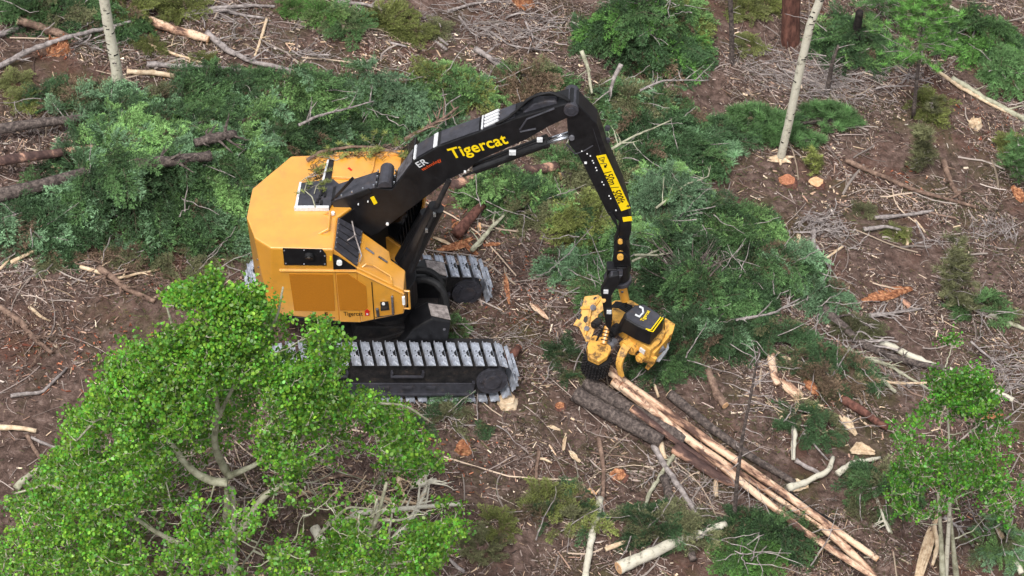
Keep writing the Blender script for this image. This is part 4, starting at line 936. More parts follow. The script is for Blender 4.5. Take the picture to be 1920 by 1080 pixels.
def aspens():
    broadleaf((432, 1225), (425, 505), [P1], 4.7, 4300, 24, 'bushy green aspen tree in the near left corner, covering the rear of the track', [
        ([(425, 975), (428, 935), (427, 890)], .08, 0), ([(427, 905), (400, 905), (370, 893), (345, 872), (330, 850), (305, 825), (275, 788)], .075, -.3),
        ([(428, 893), (450, 885), (480, 873), (510, 845)], .06, .1), ([(440, 1010), (462, 975), (490, 930), (520, 905), (550, 890)], .075, -.5), ([(427, 890), (408, 850), (402, 815), (410, 760), (400, 690), (405, 620), (425, 540)], .065, .25), ([(402, 800), (430, 740), (470, 680), (520, 600), (530, 545)], .035, .1), ([(400, 760), (350, 700), (320, 640), (300, 590)], .035, .2), ([(515, 820), (580, 740), (640, 660)], .035, .3), ([(590, 790), (680, 770), (760, 790), (810, 840)], .03, .1), ([(280, 800), (220, 790), (180, 800), (140, 850)], .035, -.2), ([(250, 975), (160, 950), (90, 930), (20, 960)], .035, -.5),
        ([(524, 870), (526, 835), (523, 800)], .055, .2), ([(430, 1040), (385, 1030), (340, 1025), (290, 1000), (250, 975)], .07, -.7), ([(440, 1090), (430, 1040)], .1, -.6),
        ([(400, 690), (390, 640), (385, 600)], .03, 0), ([(335, 690), (318, 660), (305, 645)], .025, 0), ([(560, 830), (590, 800), (625, 780)], .03, .2)],
        gaps=.92, tz=.47, holes=((640, 850, 85, .7), (560, 830, 40, .5), (665, 955, 125, .9), (450, 900, 55, .6), (390, 880, 45, .55), (330, 850, 35, .45), (430, 960, 40, .6), (540, 655, 45, .7), (620, 700, 35, .5), (300, 790, 30, .6), (395, 620, 35, .5), (330, 670, 25, .5), (300, 1000, 60, .5), (540, 960, 60, .6), (230, 900, 30, .4), (500, 780, 30, .5)))
    P2 = [(690, 1000), (740, 985), (790, 960), (850, 932), (915, 940), (905, 975), (862, 1000), (840, 1040), (800, 1095), (600, 1100), (600, 1030), (640, 985), (690, 985)]
    broadleaf((665, 1290), (760, 905), [P2], 2.6, 380, 24, 'low leafy aspen crown at the bottom edge, right of the big aspen', [
        ([(640, 1090), (672, 1040), (706, 975), (725, 900)], .06, 0), ([(690, 1090), (688, 1030), (706, 970)], .045, .1), ([(706, 975), (750, 985), (775, 985)], .03, 0), ([(700, 1060), (740, 1050), (770, 1040)], .04, -.2), ([(600, 1000), (650, 960), (700, 975)], .03, .1)], gaps=.7, trunk_r=.07, holes=((720, 1000, 45, .6),))
    P3 = [(1785, 632), (1800, 650), (1840, 690), (1862, 710), (1868, 745), (1895, 790), (1925, 805), (1925, 940), (1880, 930), (1905, 985), (1860, 965), (1830, 930), (1800, 960), (1765, 965), (1720, 985), (1672, 965), (1668, 890), (1690, 845), (1672, 800), (1725, 775), (1752, 735), (1742, 690), (1722, 668), (1762, 640)]
    broadleaf((1772, 1120), (1785, 640), [P3], 1.75, 640, 22, 'slim green aspen standing at the right edge with thin grey trunks', [
        ([(1768, 1090), (1767, 1020), (1764, 955)], .06, -.1), ([(1794, 1090), (1788, 1030), (1782, 965)], .06, .1), ([(1764, 960), (1800, 940), (1840, 935)], .02, 0)], gaps=1.15, trunk_r=.05, rc=.14, zmin=.28, tint=(80, 138, 42), lr=.023)
aspens()
def bare_trunk(pix, w0, w1, mat, label, name='bare_trunk', cat='tree trunk', dep=0, root=False, twigs=0):
    """standing pole: first pixel is its foot on the ground"""
    r = nr(); B = G(*pix[0]); p = np.array([B-np.array([0, 0, .1])]+[hit(x, y, B+np.array([0, dep, 0]), np.array([0, 1., 0])) for x, y in pix[1:]])
    s = np.linspace(0, len(p)-1, len(p)*6); p = np.stack([np.interp(s, range(len(p)), p[:, i]) for i in range(3)], 1)
    t = thing(name, label, cat, B); b = MB(); b.tube(p, np.linspace(w0/186, w1/186, len(p)), 14, jit=.07); b.build('trunk', M[mat], t, smooth=True)
    if twigs:
        T = []
        for _ in range(twigs):
            i = r.integers(2, len(p)-1); d = unit(np.append(r.normal(0, 1, 2), .1))*(.15+.4*r.random()); T.append(stick_quads(p[i]+np.outer(np.linspace(0, 1, 6), d)+np.cumsum(r.normal(0, .012, (6, 3)), 0), .012, .004, 4))
        for q_ in T: soup('side_twig', q_, 4, M['grey_wood'], t)
    if mat == 'aspen_bark':                                 # dark knots and scars of an aspen stem
        c = MB()
        for _ in range(22):
            i = r.integers(2, len(p)-2); a = -1.57+r.normal(0, 1.0); rr = np.interp(i, [0, len(p)-1], [w0, w1])/186; o = p[i]+(p[i+1]-p[i])*r.random()+np.array([math.cos(a), math.sin(a), 0])*rr*.97
            c.box(o, (.05+.05*r.random(), .014, .012+.02*r.random()), frame(a+1.57))
        c.build('bark_scar', M['bark_dark'], t)
    if root:
        for k in range(6):
            a = k+r.random(); d = np.array([math.cos(a)*.32, math.sin(a)*.2, -.04]); c = MB(); c.tube(B+np.outer(np.linspace(0, 1, 5), d)+np.array([0, 0, .07]), np.linspace(.07, .02, 5), 7, jit=.3); c.build('root_flare', M['pale_wood'], t)
    return t
bare_trunk([(225, 192), (217, 120), (205, 60), (192, -20)], 22, 19, 'aspen_bark', 'pale aspen trunk rising from the green slash in the upper left', twigs=5)
bare_trunk([(1462, 300), (1480, 225), (1500, 130), (1518, 50), (1545, -20)], 17, 16, 'aspen_bark', 'leaning white aspen trunk with a splintered foot at the end of the green pine tops', root=True, twigs=2)
bare_trunk([(1482, 82), (1483, 40), (1484, -30)], 42, 38, 'bark_red', 'thick reddish pine trunk standing at the top edge')
bare_trunk([(1373, 122), (1372, 60), (1368, -30)], 11, 10, 'bark', 'thin dark dead trunk standing right of the tall green heap', twigs=6)
bare_trunk([(1600, 100), (1606, 60), (1612, 22)], 22, 16, 'bark_dark', 'blackened broken snag right of the reddish pine trunk')
bare_trunk([(1550, 175), (1560, 120), (1572, 85)], 12, 5, 'bark', 'short grey dead stem standing in the grey twigs', twigs=6)
bare_trunk([(1376, 980), (1382, 900), (1392, 820), (1404, 760), (1415, 700), (1424, 655)], 8, 3, 'bark', 'thin dead spruce pole with bare twigs standing in front of the log pile', twigs=34)
bare_trunk([(505, 240), (513, 232)], 6, 6, 'bark', '') if False else None

def pine(base, top, rad_, label, n=90, z0=.3, tint='mid', tr=.05, tl=.13, name='young_pine', ntuft=5, cols=None):
    r = nr(); B = G(*base); T = hit(top[0], top[1], B, np.array([0, 1., 0])); t = thing(name, label, 'pine tree', B)
    s = np.linspace(0, 1, 14)[:, None]; p = B+(T-B)*s; b = MB(); b.tube(p, np.linspace(tr, tr*.25, 14), 9, jit=.15); b.build('trunk', M['bark'], t, smooth=True)
    cs, bs = [], []
    for k in range(n):
        z = z0+(1-z0)*r.random(); a = r.random()*6.28; L = rad_*(1-.75*(z-z0)/(1-z0))*(.5+.6*r.random()); A = B+(T-B)*z; d = np.array([math.cos(a), math.sin(a), .15+.25*r.random()])*L
        pp = A+np.outer(np.linspace(0, 1, 6), d)+np.cumsum(r.normal(0, .015, (6, 3)), 0); bs.append(stick_quads(pp, .013, .005, 4))
        for _ in range(ntuft): cs.append(A+d*(.35+.7*r.random())+r.normal(0, .08, 3))
    q, c = tufts(np.array(cs), tl, 34, lin(tint), r); soup('needles', q, 4, M['needle'], t, c); soup('branches', np.vstack(bs), 4, M['grey_wood'], t); return t
pine((1712, 222), (1740, -60), 1.15, 'slim young pine with loose green crown in the upper right', 90, .42, 'fresh', ntuft=6)
pine((1650, 55), (1660, -40), .8, 'green pine top at the upper edge between snag and young pine', 40, .2, 'mid')
pine((1730, 318), (1732, 245), .42, 'round little pine seedling on open soil right of the pine tops', 34, .05, 'olive', .02)
pine((1905, 350), (1908, 265), .5, 'small pine sapling at the right edge', 34, .1, 'mid', .02)
pine((1790, 570), (1795, 450), .55, 'sparse olive pine sapling above the slim aspen', 42, .1, 'olive', .02)
pine((1525, 318), (1526, 288), .16, 'tiny bright pine seedling beside the leaning aspen', 16, 0, 'yellow', .01, tl=.09)
pine((1745, 225), (1748, 195), .2, 'tiny olive seedling under the young pine', 12, 0, 'olive', .01, tl=.09)
# ------------------------------------------------------------------ green slash
fc = felled_conifer
fc([(-60, 380), (60, 352), (180, 318), (300, 295), (430, 270)], .16, (.42, 1), 'felled spruce with thick grey butt at the left edge, lowest of the left trunks', n=90, hgt=.7, lift=.5)
fc([(-60, 310), (60, 293), (130, 284), (260, 262), (420, 220)], .12, (.45, 1), 'felled spruce with a bark-stripped butt at the left edge, middle of the left trunks', ('mid', 'deep', 'light'), n=80, bark='peeled_bark', hgt=.7, lift=.5)
fc([(-60, 252), (60, 232), (150, 222), (260, 200), (330, 190)], .13, (.45, 1), 'grey felled trunk with dead twigs at the left edge, highest of the left trunks', ('deep', 'blue', 'olive'), n=50, hgt=.5, lift=.4)
fc([(230, 260), (420, 235), (600, 215), (780, 190), (900, 170)], .12, (.0, 1), 'long felled spruce top stretching along the upper side of the left slash', ('mid', 'light', 'blue', 'deep'), n=190, spread=.8, hgt=.75)
fc([(300, 330), (430, 300), (560, 262), (700, 240)], .12, (0, 1), 'felled spruce top lying directly behind the machine', ('deep', 'mid', 'blue', 'light'), n=160, spread=.85, hgt=.8)
fc([(330, 180), (480, 172), (640, 165)], .08, (0, 1), 'felled spruce top at the upper edge of the left slash beside the pale trunk', ('deep', 'mid', 'deep'), n=110, spread=.6)
bh = brush_heap
bh(270, 405, 2.1, .9, .7, 125, 'large dark green brush heap at the lower side of the left slash', ('deep', 'mid', 'blue'), flow=(.3, -.6), size=.9)
bh(60, 430, 1.3, .55, .4, 60, 'dark green brush heap in the left edge below the grey butts', ('deep', 'deep', 'blue'), flow=(.3, -.4))
bh(400, 360, 1.0, .9, .7, 60, 'rounded green brush heap left of the machine roof', ('mid', 'deep', 'light'), flow=(.2, -.5))
bh(235, 330, .6, .4, .6, 34, 'small light green brush heap over the left trunks', ('light', 'mid', 'blue'))
bh(560, 215, 1.3, .55, .6, 60, 'light green brush heap above the machine roof', ('mid', 'light', 'blue'), flow=(.3, -.4))
bh(740, 215, 1.3, .6, .65, 64, 'bright bluish green brush heap left of the boom', ('blue', 'mid', 'light'), flow=(.4, -.3))
bh(850, 175, .8, .4, .4, 34, 'yellowish green brush heap left of the boom tip', ('light', 'yellow', 'mid'))
bh(140, 200, .8, .45, .3, 26, 'olive brush patch left of the pale trunk', ('olive', 'brown', 'deep'))
bh(1210, 95, 1.35, .95, 1.25, 150, 'tall rounded green heap of pine tops at the top centre right', ('deep', 'mid', 'fresh', 'deep'), size=.85, bare=12)
bh(1275, 60, .7, .7, 1.1, 60, 'yellow green crown on the right shoulder of the tall heap', ('yellow', 'mid', 'light'), size=.7)
bh(1180, 215, 1.1, .7, .45, 70, 'grey green brush right of the boom elbow', ('blue', 'mid', 'olive'))
bh(1230, 250, .9, .7, .5, 60, 'loose green brush right of the stick', ('mid', 'blue', 'deep'))
bh(1000, 170, .8, .6, .3, 44, 'olive brush behind the boom elbow', ('olive', 'mid', 'brown'))
fc([(1050, 330), (1180, 292), (1330, 258), (1500, 232), (1600, 215)], .09, (.3, .8), 'felled pine with dark bare stem running towards the foot of the leaning aspen', ('mid', 'deep'), n=60, hgt=.5, spread=.5, kind='pine')
def pine_top(px, py, rx, ry, h, n, label, tint='deep'):
    r = nr(); c = G(px, py); t = thing('pine_top', label, 'pine top', c, 'cut pine tops'); a = r.random(n)*6.28; q = np.sqrt(r.random(n)); X = c[0]+rx*q*np.cos(a); Y = c[1]+ry*q*np.sin(a)
    P = np.stack([X, Y, gh(X, Y)+.06+h*(1-q**2)*(.4+.6*r.random(n))], 1); Q, C = tufts(P, .16, 70, lin('mid') if tint == 'deep' else lin('blue'), r, .006); soup('needles', above_ground(Q), 4, M['needle'], t, C)
    bs = [stick_quads(c+np.outer(np.linspace(0, 1, 4), p-c)+np.array([0, 0, .02]), .014, .006, 4) for p in P[::3]]; soup('branches', above_ground(np.vstack(bs), 0), 4, M['grey_wood'], t)
pine_top(1555, 230, .75, .45, .5, 90, 'dark tufted pine top at the right tip of the row', 'deep')
pine_top(1430, 240, .9, .5, .5, 110, 'dark tufted pine top behind the leaning aspen foot')
pine_top(1480, 265, .8, .35, .4, 80, 'tufted pine top just right of the leaning aspen foot')
pine_top(1330, 285, .8, .5, .45, 90, 'tufted pine top in the middle of the row', 'mid')
bh(1130, 330, 1.2, .7, .4, 80, 'thin green brush under the stick', ('deep', 'mid', 'olive'), size=.75)
bh(960, 375, .95, .6, .4, 60, 'green brush beside the fallen log behind the boom', ('mid', 'deep', 'light'), size=.7)
bh(1090, 430, .75, .7, .4, 60, 'mid green brush left of the hanging head link', ('mid', 'deep', 'light', 'yellow'), size=.7)
bh(1075, 510, .6, .5, .3, 40, 'dark green sprays on the soil left of the rotator', ('deep', 'mid', 'blue'), size=.6)
bh(1010, 400, .9, .5, .3, 50, 'low mid green brush between the far track and the stick', ('mid', 'deep', 'olive'), size=.65)
bh(1270, 480, 1.1, .6, .5, 80, 'dense dark green brush right of the rotator', ('deep', 'mid', 'deep', 'blue'), size=.7)
bh(1280, 320, 1.0, .5, .5, 60, 'grey green brush between the pine row and the pale heap', ('blue', 'mid', 'deep'), size=.7)
bh(1390, 530, .9, .5, .4, 60, 'mixed green brush around the cut stem end', ('mid', 'deep', 'olive'), size=.65)
bh(1240, 690, .7, .4, .25, 34, 'dark green sprays just right of the head frame', ('deep', 'mid'), size=.55)
bh(1060, 680, .3, .5, .12, 16, 'small dark sprays left of the feed roller', ('deep', 'olive'), size=.45)
bh(1255, 400, .95, .9, .8, 130, 'big pale bluish green brush heap right of the stick', ('blue', 'blue', 'light'), size=.75)
bh(1180, 470, .8, .6, .5, 56, 'pale green brush around the hanging link', ('blue', 'mid', 'light'), size=.7)
bh(1370, 450, 1.0, .7, .6, 90, 'green brush heap stretching right of the pale heap', ('mid', 'light', 'deep'), size=.75, flow=(.5, -.3))
bh(1330, 560, 1.2, .7, .5, 100, 'dark green brush right of the harvester head', ('deep', 'deep', 'mid'), size=.8, flow=(0, -.3))
bh(1450, 510, .9, .6, .45, 66, 'green brush at the right end of the central slash', ('deep', 'mid', 'blue'), size=.75, flow=(.5, -.4))
bh(1330, 640, .9, .5, .35, 56, 'dark green brush below right of the harvester head', ('deep', 'deep', 'blue'), size=.7)
bh(1130, 560, .6, .5, .25, 30, 'sparse olive brush left of the harvester head', ('olive', 'deep', 'mid'), size=.6)
bh(1540, 560, .55, .45, .3, 28, 'bluish green sprays around the dark fallen stem', ('blue', 'deep'), size=.6)
bh(1425, 1015, .9, .5, .3, 60, 'dark green brush at the bottom under the log tips', ('deep', 'mid', 'olive'), size=.75)
bh(1400, 1055, .6, .35, .45, 34, 'bright green sprig at the bottom edge', ('fresh', 'mid'), size=.6)
bh(1250, 1000, .9, .5, .25, 40, 'thin dark brush left of the white log', ('deep', 'olive'), size=.6)
bh(1060, 970, .8, .6, .12, 22, 'olive ground brush at the bottom centre', ('olive', 'deep', 'yellow'), size=.55)
bh(850, 790, .8, .3, .12, 14, 'thin grey green sprays below the near track', ('olive', 'deep'), size=.45)
bh(960, 600, .01, .01, .01, 0, '') if False else None
bh(1600, 90, 1.0, .9, .5, 70, 'green brush around the blackened snag', ('mid', 'deep', 'light'), size=.7)
bh(1830, 90, 1.1, .8, .5, 80, 'green brush in the upper right corner', ('mid', 'deep', 'fresh'), size=.75)
bh(1890, 150, .8, .5, .4, 44, 'dark green brush at the right edge above the thin log', ('deep', 'mid'), size=.7)
bh(100, 35, 1.8, .5, .4, 84, 'green brush in the upper left corner', ('mid', 'deep', 'olive'), size=.7)
bh(1560, 700, .9, .6, .2, 40, 'olive ground brush in the clearing right of the log pile', ('olive', 'brown', 'deep'), size=.55)
bh(1440, 640, 1.0, .4, .2, 36, 'grey olive sprays between the head and the fallen grey stem', ('olive', 'deep'), size=.55)
bh(1650, 920, .7, .6, .3, 40, 'mid green sprays right of the log tips', ('mid', 'olive', 'deep'), size=.55)
bh(1520, 800, .6, .5, .2, 26, 'low yellow green sprays between the logs and the crooked white branch', ('yellow', 'olive', 'deep'), size=.5)
bh(1840, 590, .7, .4, .25, 26, 'olive sprays at the right edge above the slim aspen', ('olive', 'mid'), size=.55)
bh(1870, 1030, .6, .5, .5, 44, 'frosty green bush in the lower right corner', ('blue', 'light', 'olive'), size=.5)
bh(850, 620, .35, .25, .2, 14, 'green sprig caught between the front levelling towers', ('olive', 'mid'), size=.4)
bh(60, 470, 1.0, .4, .12, 20, 'brownish sprays below the left slash', ('brown', 'olive'), size=.5)
bh(330, 500, 1.4, .5, .12, 30, 'brownish sprays in front of the big dark heap', ('brown', 'olive'), size=.5)
for (x, y, rr, h, tn, lb) in [(650, 55, .6, .3, 'mid', 'bright green low shrub left of the split grey logs'), (610, 30, .35, .3, 'fresh', 'small bright green shrub at the top edge'), (730, 45, .5, .35, 'yellow', 'yellow green shrub against the split grey logs'), (780, 70, .4, .25, 'yellow', 'yellowish shrub below the split grey logs'), (240, 15, .6, .3, 'yellow', 'yellow green shrub right of the pale trunk top'), (345, 20, .55, .3, 'yellow', 'yellow green shrub above the orange broken log'), (545, 22, .3, .2, 'fresh', 'small green tuft at the top edge left of centre'), (285, 92, .3, .2, 'yellow', 'yellow moss tuft right of the pale trunk'), (380, 118, .35, .15, 'yellow', 'flat yellow moss patch among grey sticks'), (1400, 25, .4, .3, 'yellow', 'yellow shrub beside the thin dark dead trunk'), (1405, 90, .35, .2, 'yellow', 'mossy tuft below the thin dark dead trunk'), (1440, 15, .3, .25, 'yellow', 'mossy tuft left of the reddish trunk'), (1740, 205, .5, .3, 'yellow', 'yellow green shrub at the foot of the young pine'), (1900, 285, .4, .25, 'yellow', 'yellow green patch at the right edge'), (1030, 945, .4, .25, 'yellow', 'yellow green bush in the bare soil at the bottom'), (900, 1030, .5, .18, 'olive', 'yellowish low shrub right of the leafy crown at the bottom'), (1620, 400, .25, .15, 'olive', 'small olive tuft in the right clearing'), (1680, 440, .3, .15, 'yellow', 'mossy tuft beside the grey sticks'), (930, 990, .4, .2, 'yellow', 'mossy patch at the bottom centre'), (1145, 90, .01, .01, 'mid', ''), (30, 160, .3, .2, 'yellow', 'pale green tuft at the left edge'), (1330, 1000, .01, .01, 'mid', ''), (1590, 620, .35, .2, 'olive', 'olive tuft above the pale branches'), (820, 60, .3, .2, 'olive', 'olive tuft right of the split logs'), (45, 195, .3, .2, 'yellow', 'mossy tuft at the left edge above the grey trunk'), (1625, 620, .3, .2, 'olive', 'olive tuft beside the forked pale branch'), (845, 745, .3, .25, 'blue', 'bluish sprig leaning on the near track')]:
    if lb: shrub(x, y, rr, h, lb, tn, int(12+rr*60))

# ------------------------------------------------------------------ logs in the head
lg = lambda pix, w, mat, label, **k: stick(pix, w, mat, label, 'log', 'cut_log', wob=.004, jit=.06, n=14, group='stems gathered under the harvester head', **k)
lg([(1140, 692, .42), (1180, 725, .3), (1400, 875, .35), (1645, 1048, .4)], 18, 'peeled', 'long pale peeled stem gripped by the head, uppermost of the pile', tip=.62, ends=[(0, 'cut'), (1, 'cut')])
lg([(1150, 715, .35), (1250, 790, .2), (1380, 895, .32), (1500, 990, .38), (1650, 1090, .35)], 17, 'peeled', 'second long peeled stem running just below the uppermost one', tip=.6, ends=[(0, 'cut')])
lg([(1165, 722, .5), (1290, 822, .2), (1480, 950, .25), (1560, 1002, .28)], 15, 'peeled', 'thin peeled stem squeezed between the two longest stems', tip=.5, ends=[(0, 'cut_red')])
lg([(1098, 716), (1180, 768), (1285, 826)], 31, 'bark', 'thick dark barked log, second from the bottom left of the pile', tip=.8, ends=[(0, 'bark')])
lg([(1078, 738), (1160, 785), (1240, 828)], 29, 'bark', 'thick dark barked log at the bottom left of the pile', tip=.85, ends=[(0, 'bark')])
lg([(1185, 765, .35), (1270, 830, .2), (1360, 888, .15)], 14, 'peeled_bark', 'short stem with torn bark lying over the dark logs', tip=.6, ends=[(0, 'cut')])
lg([(1265, 840), (1350, 895), (1420, 925)], 22, 'peeled_bark', 'barked log continuing below the peeled stems, partly hidden in brush', tip=.6)
lg([(1255, 738), (1330, 800), (1410, 858), (1490, 905)], 19, 'bark', 'dark barked stem lying behind the uppermost peeled stem', tip=.6, ends=[(0, 'pale_wood')])
lg([(1475, 930), (1520, 965), (1560, 985)], 24, 'bark_dark', 'dark stub between the stems near their tips', tip=.8)
lg([(1540, 985, .3), (1600, 1040, .3), (1660, 1100, .3)], 16, 'peeled', 'pale stem tip leaving at the bottom edge', tip=.7)

# ------------------------------------------------------------------ named logs and branches
S = stick
S([(-20, 74), (50, 42), (110, 22), (160, -8)], 12, 'grey_wood', 'grey log crossing the upper left corner', 'log', 'fallen_log', tip=.8, twigs=3)
S([(33, 38, .3), (80, 52, .2), (130, 72, .1)], 18, 'brown_wood', 'short brown barked log with torn end in the upper left corner', 'log', 'fallen_log', tip=.9, ends=[(0, 'pale_wood')])
S([(-10, 128, .1), (60, 95, .3), (130, 72, .35), (190, 58, .3), (245, 40, .2)], 12, 'grey_wood', 'long grey stem lying diagonally behind the pale trunk', 'log', 'fallen_log', tip=.55, twigs=4)
S([(262, 30), (320, 52), (390, 74)], 19, 'peeled', 'orange pink broken log right of the pale trunk', 'log', 'fallen_log', tip=.85, ends=[(1, 'cut')])
S([(388, 62), (430, 95), (480, 115), (545, 132)], 14, 'grey_wood', 'grey weathered log with bent end above the left slash', 'log', 'fallen_log', tip=.6, twigs=9)
S([(275, 120), (340, 125), (420, 130), (500, 137)], 12, 'grey_wood', 'grey log lying level above the left slash', 'log', 'fallen_log', tip=.5, twigs=5)
S([(238, 134), (290, 138), (330, 144)], 11, 'pale_wood', 'short pale log right of the pale trunk foot', 'log', 'fallen_log', tip=.9)
S([(345, 26), (400, 18), (515, 12)], 9, 'grey_wood', 'thin grey pole at the top edge left of centre', tip=.6)
S([(342, 30), (410, 20), (495, 34)], 9, 'grey_wood', 'slightly bent grey pole under the thin grey pole', tip=.5, twigs=5)
S([(225, 68), (290, 88), (380, 118)], 8, 'pale_wood', 'thin pale stick left of the grey weathered log', tip=.6, twigs=3)
S([(500, 35), (490, 70), (478, 105)], 7, 'pale_wood', 'upright pale stick behind the grey weathered log', tip=.7, twigs=3)
for o, lb in ((0, 'upper of the two split grey logs at the top centre'), (9, 'lower of the two split grey logs at the top centre')):
    S([(742-o*.3, 22+o), (790, 50+o), (840-o*.3, 84+o)], 8, 'grey_wood', lb, 'log', 'fallen_log', tip=.8)
S([(630, 3), (690, 10), (745, 28)], 8, 'grey_wood', 'grey limb leading into the split logs', tip=.8, twigs=8)
S([(892, 92), (915, 108), (945, 128)], 14, 'grey_wood', 'short thick grey branch right of the pale chips', 'log', 'fallen_log', tip=.6, twigs=4)
S([(732, 80), (750, 83), (763, 88)], 6, 'grey_wood', 'short grey stick below the yellow green shrub', tip=.7)
S([(768, 136), (790, 130), (800, 120)], 5, 'brown_wood', 'small bent brown stick on the soil left of the boom', tip=.7)
for i, (pts, w_, mt, lb) in enumerate([
    ([(840, 20), (900, 5), (980, 3)], 6, 'grey_wood', 'grey limb at the top edge right of the split logs'), ([(860, 30), (880, 60), (900, 70)], 5, 'grey_wood', 'small grey limb at the top centre'),
    ([(920, 60), (960, 85), (1040, 95)], 5, 'grey_wood', 'thin grey branch left of the tall heap'), ([(880, 90), (940, 105), (1000, 130)], 5, 'brown_wood', 'thin brown branch above the boom elbow'),
    ([(985, 40), (1000, 75), (990, 100)], 5, 'grey_wood', 'bent thin stick left of the tall heap'), ([(900, 150), (960, 165), (1010, 185)], 7, 'grey_wood', 'grey split stick behind the boom elbow')]): S(pts, w_, mt, lb, tip=.5, twigs=5)
S([(845, 350, .12), (900, 335, .15), (960, 325, .15), (1045, 312, .2)], 26, 'peeled_bark', 'pinkish barked log lying under the boom', 'log', 'fallen_log', tip=.8, jit=.12)
S([(855, 440), (880, 410), (905, 385)], 22, 'bark_red', 'dark weathered log stub behind the far track', 'log', 'fallen_log', tip=.8)
S([(884, 470, .15), (915, 435, .15), (955, 392, .15)], 10, 'aspen_grey', 'pale greenish branch lying right of the lift cylinder', tip=.5, twigs=4)
splinter([(820, 468), (855, 462), (885, 448)], 16, 'rot_wood', 'long orange torn slab behind the far track'); splinter([(868, 455), (885, 470), (897, 478)], 9, 'rot_wood', 'small orange torn slab beside the pale greenish branch')
splinter([(845, 430), (860, 425), (878, 422)], 20, 'rot_wood', 'reddish rotten lump behind the far track'); splinter([(910, 460), (925, 458), (938, 457)], 8, 'rot_wood', 'small orange wood block on the soil behind the far track')
splinter([(898, 418), (899, 425), (899, 432)], 7, 'cut', 'small yellow wood peg behind the far track')
splinter([(948, 512), (950, 540), (955, 570)], 9, 'rot_wood', 'upright orange splinter right of the far track'); splinter([(995, 568), (1012, 582), (1028, 598)], 11, 'peeled', 'pinkish splinter left of the head'); splinter([(812, 445), (835, 452), (860, 470)], 6, 'pale_wood', 'thin pale strip behind the far track')
S([(925, 680, .35), (955, 668, .3), (972, 652, .25)], 16, 'bark_red', 'red ended log stub sticking out behind the front of the near track', 'log', 'fallen_log', tip=.9, ends=[(1, 'cut_red')])
splinter([(1352, 508), (1360, 525), (1366, 538)], 10, 'pale_wood', 'white splinter on the dark brush right of the head'); splinter([(1066, 548), (1072, 538), (1075, 532)], 8, 'pale_wood', 'white splinter left of the head')
S([(1305, 552, .5), (1298, 530, .4), (1285, 500, .3)], 15, 'bark', 'cut stem end with radiating dead twigs in the dark brush', 'log', 'fallen_log', tip=.6, twigs=40, tlen=1.0, ends=[(0, 'cut')])
S([(1185, 490, .5), (1230, 470, .5), (1260, 455, .45)], 5, 'aspen_grey', 'arched pale twig right of the hanging link', tip=.5); S([(1190, 478, .6), (1235, 476, .5), (1262, 474, .5)], 5, 'aspen_grey', 'straight pale twig right of the hanging link', tip=.6)
S([(1215, 685), (1222, 715), (1235, 745)], 9, 'pale_wood', 'white curled bark strip hanging below the right side of the head', wob=.05)
# right-hand fallen stems
S([(1510, 545), (1560, 590), (1620, 640), (1680, 668), (1780, 692)], 19, 'bark', 'dark fallen stem turning pale towards the slim aspen', 'log', 'fallen_log', tip=.6, twigs=8)
S([(1650, 640), (1700, 662), (1742, 680), (1785, 695)], 15, 'aspen_bark', 'pale end of the fallen stem reaching the slim aspen', 'log', 'fallen_log', tip=.8)
S([(1590, 655), (1620, 680), (1655, 712), (1680, 735)], 12, 'aspen_grey', 'thick arm of the forked pale branch in the right clearing', 'branch', 'pale_branch', tip=.5, twigs=5)
S([(1622, 672), (1670, 685), (1720, 715), (1750, 735)], 9, 'aspen_grey', 'upper arm of the forked pale branch in the right clearing', 'branch', 'pale_branch', tip=.4, twigs=4)
S([(1608, 703), (1660, 714), (1740, 718)], 8, 'pale_wood', 'straight pale branch crossing under the forked branch', 'branch', 'pale_branch', tip=.6)
S([(1622, 592), (1670, 590), (1728, 578)], 9, 'grey_wood', 'crooked pale branch below the orange rotten slab', 'branch', 'pale_branch', tip=.4, twigs=12)
splinter([(1618, 562), (1660, 552), (1708, 540)], 28, 'rot_wood', 'big orange rotten slab in the right clearing', thick=.05, frays=7)
splinter([(1692, 558), (1700, 568), (1706, 578)], 14, 'peeled_bark', 'brownish slab under the big orange slab')
S([(1585, 300), (1640, 325), (1720, 360), (1830, 388)], 12, 'brown_wood', 'long brown dead pole in the right clearing', 'log', 'fallen_log', tip=.5, twigs=7)
S([(1640, 408), (1690, 405), (1750, 395)], 9, 'grey_wood', 'straight grey branch at the centre of the right clearing', tip=.7)
S([(1768, 300), (1785, 340), (1803, 375)], 13, 'brown_wood', 'short brown log right of the pine seedling', 'log', 'fallen_log', tip=.7, twigs=4)
S([(1620, 430), (1665, 425), (1690, 432)], 10, 'grey_wood', 'curved grey branch under the straight grey branch', tip=.5)
S([(1497, 440), (1500, 470), (1505, 495)], 10, 'pale_wood', 'upright white splintered stick at the right tip of the slash', tip=.4)
S([(1526, 430), (1525, 465), (1530, 490)], 10, 'grey_wood', 'upright grey stick beside the white splintered one', tip=.8)
S([(1580, 462), (1555, 478), (1530, 492)], 6, 'pale_wood', 'pale stick lying below the grey branch heap', tip=.6); S([(1530, 460), (1550, 490), (1572, 525)], 6, 'grey_wood', 'thin grey stick slanting below the grey branch heap', tip=.5)
S([(1700, 430), (1701, 460)], 8, 'pale_wood', 'short upright white stick in the right clearing', tip=.8); S([(1715, 412), (1735, 436)], 5, 'pale_wood', 'short pale slanted stick in the right clearing', tip=.7)
S([(1785, 146), (1840, 180), (1930, 228)], 12, 'aspen_grey', 'pale green thin log near the right edge', 'log', 'fallen_log', tip=1, twigs=2); S([(1760, 135), (1820, 175), (1870, 200), (1925, 225)], 9, 'pale_wood', 'thin pale pole beside the pale green log', tip=.7)
S([(1780, 12), (1850, 45), (1930, 90)], 7, 'aspen_grey', 'thin pale pole in the upper right corner', tip=.7)
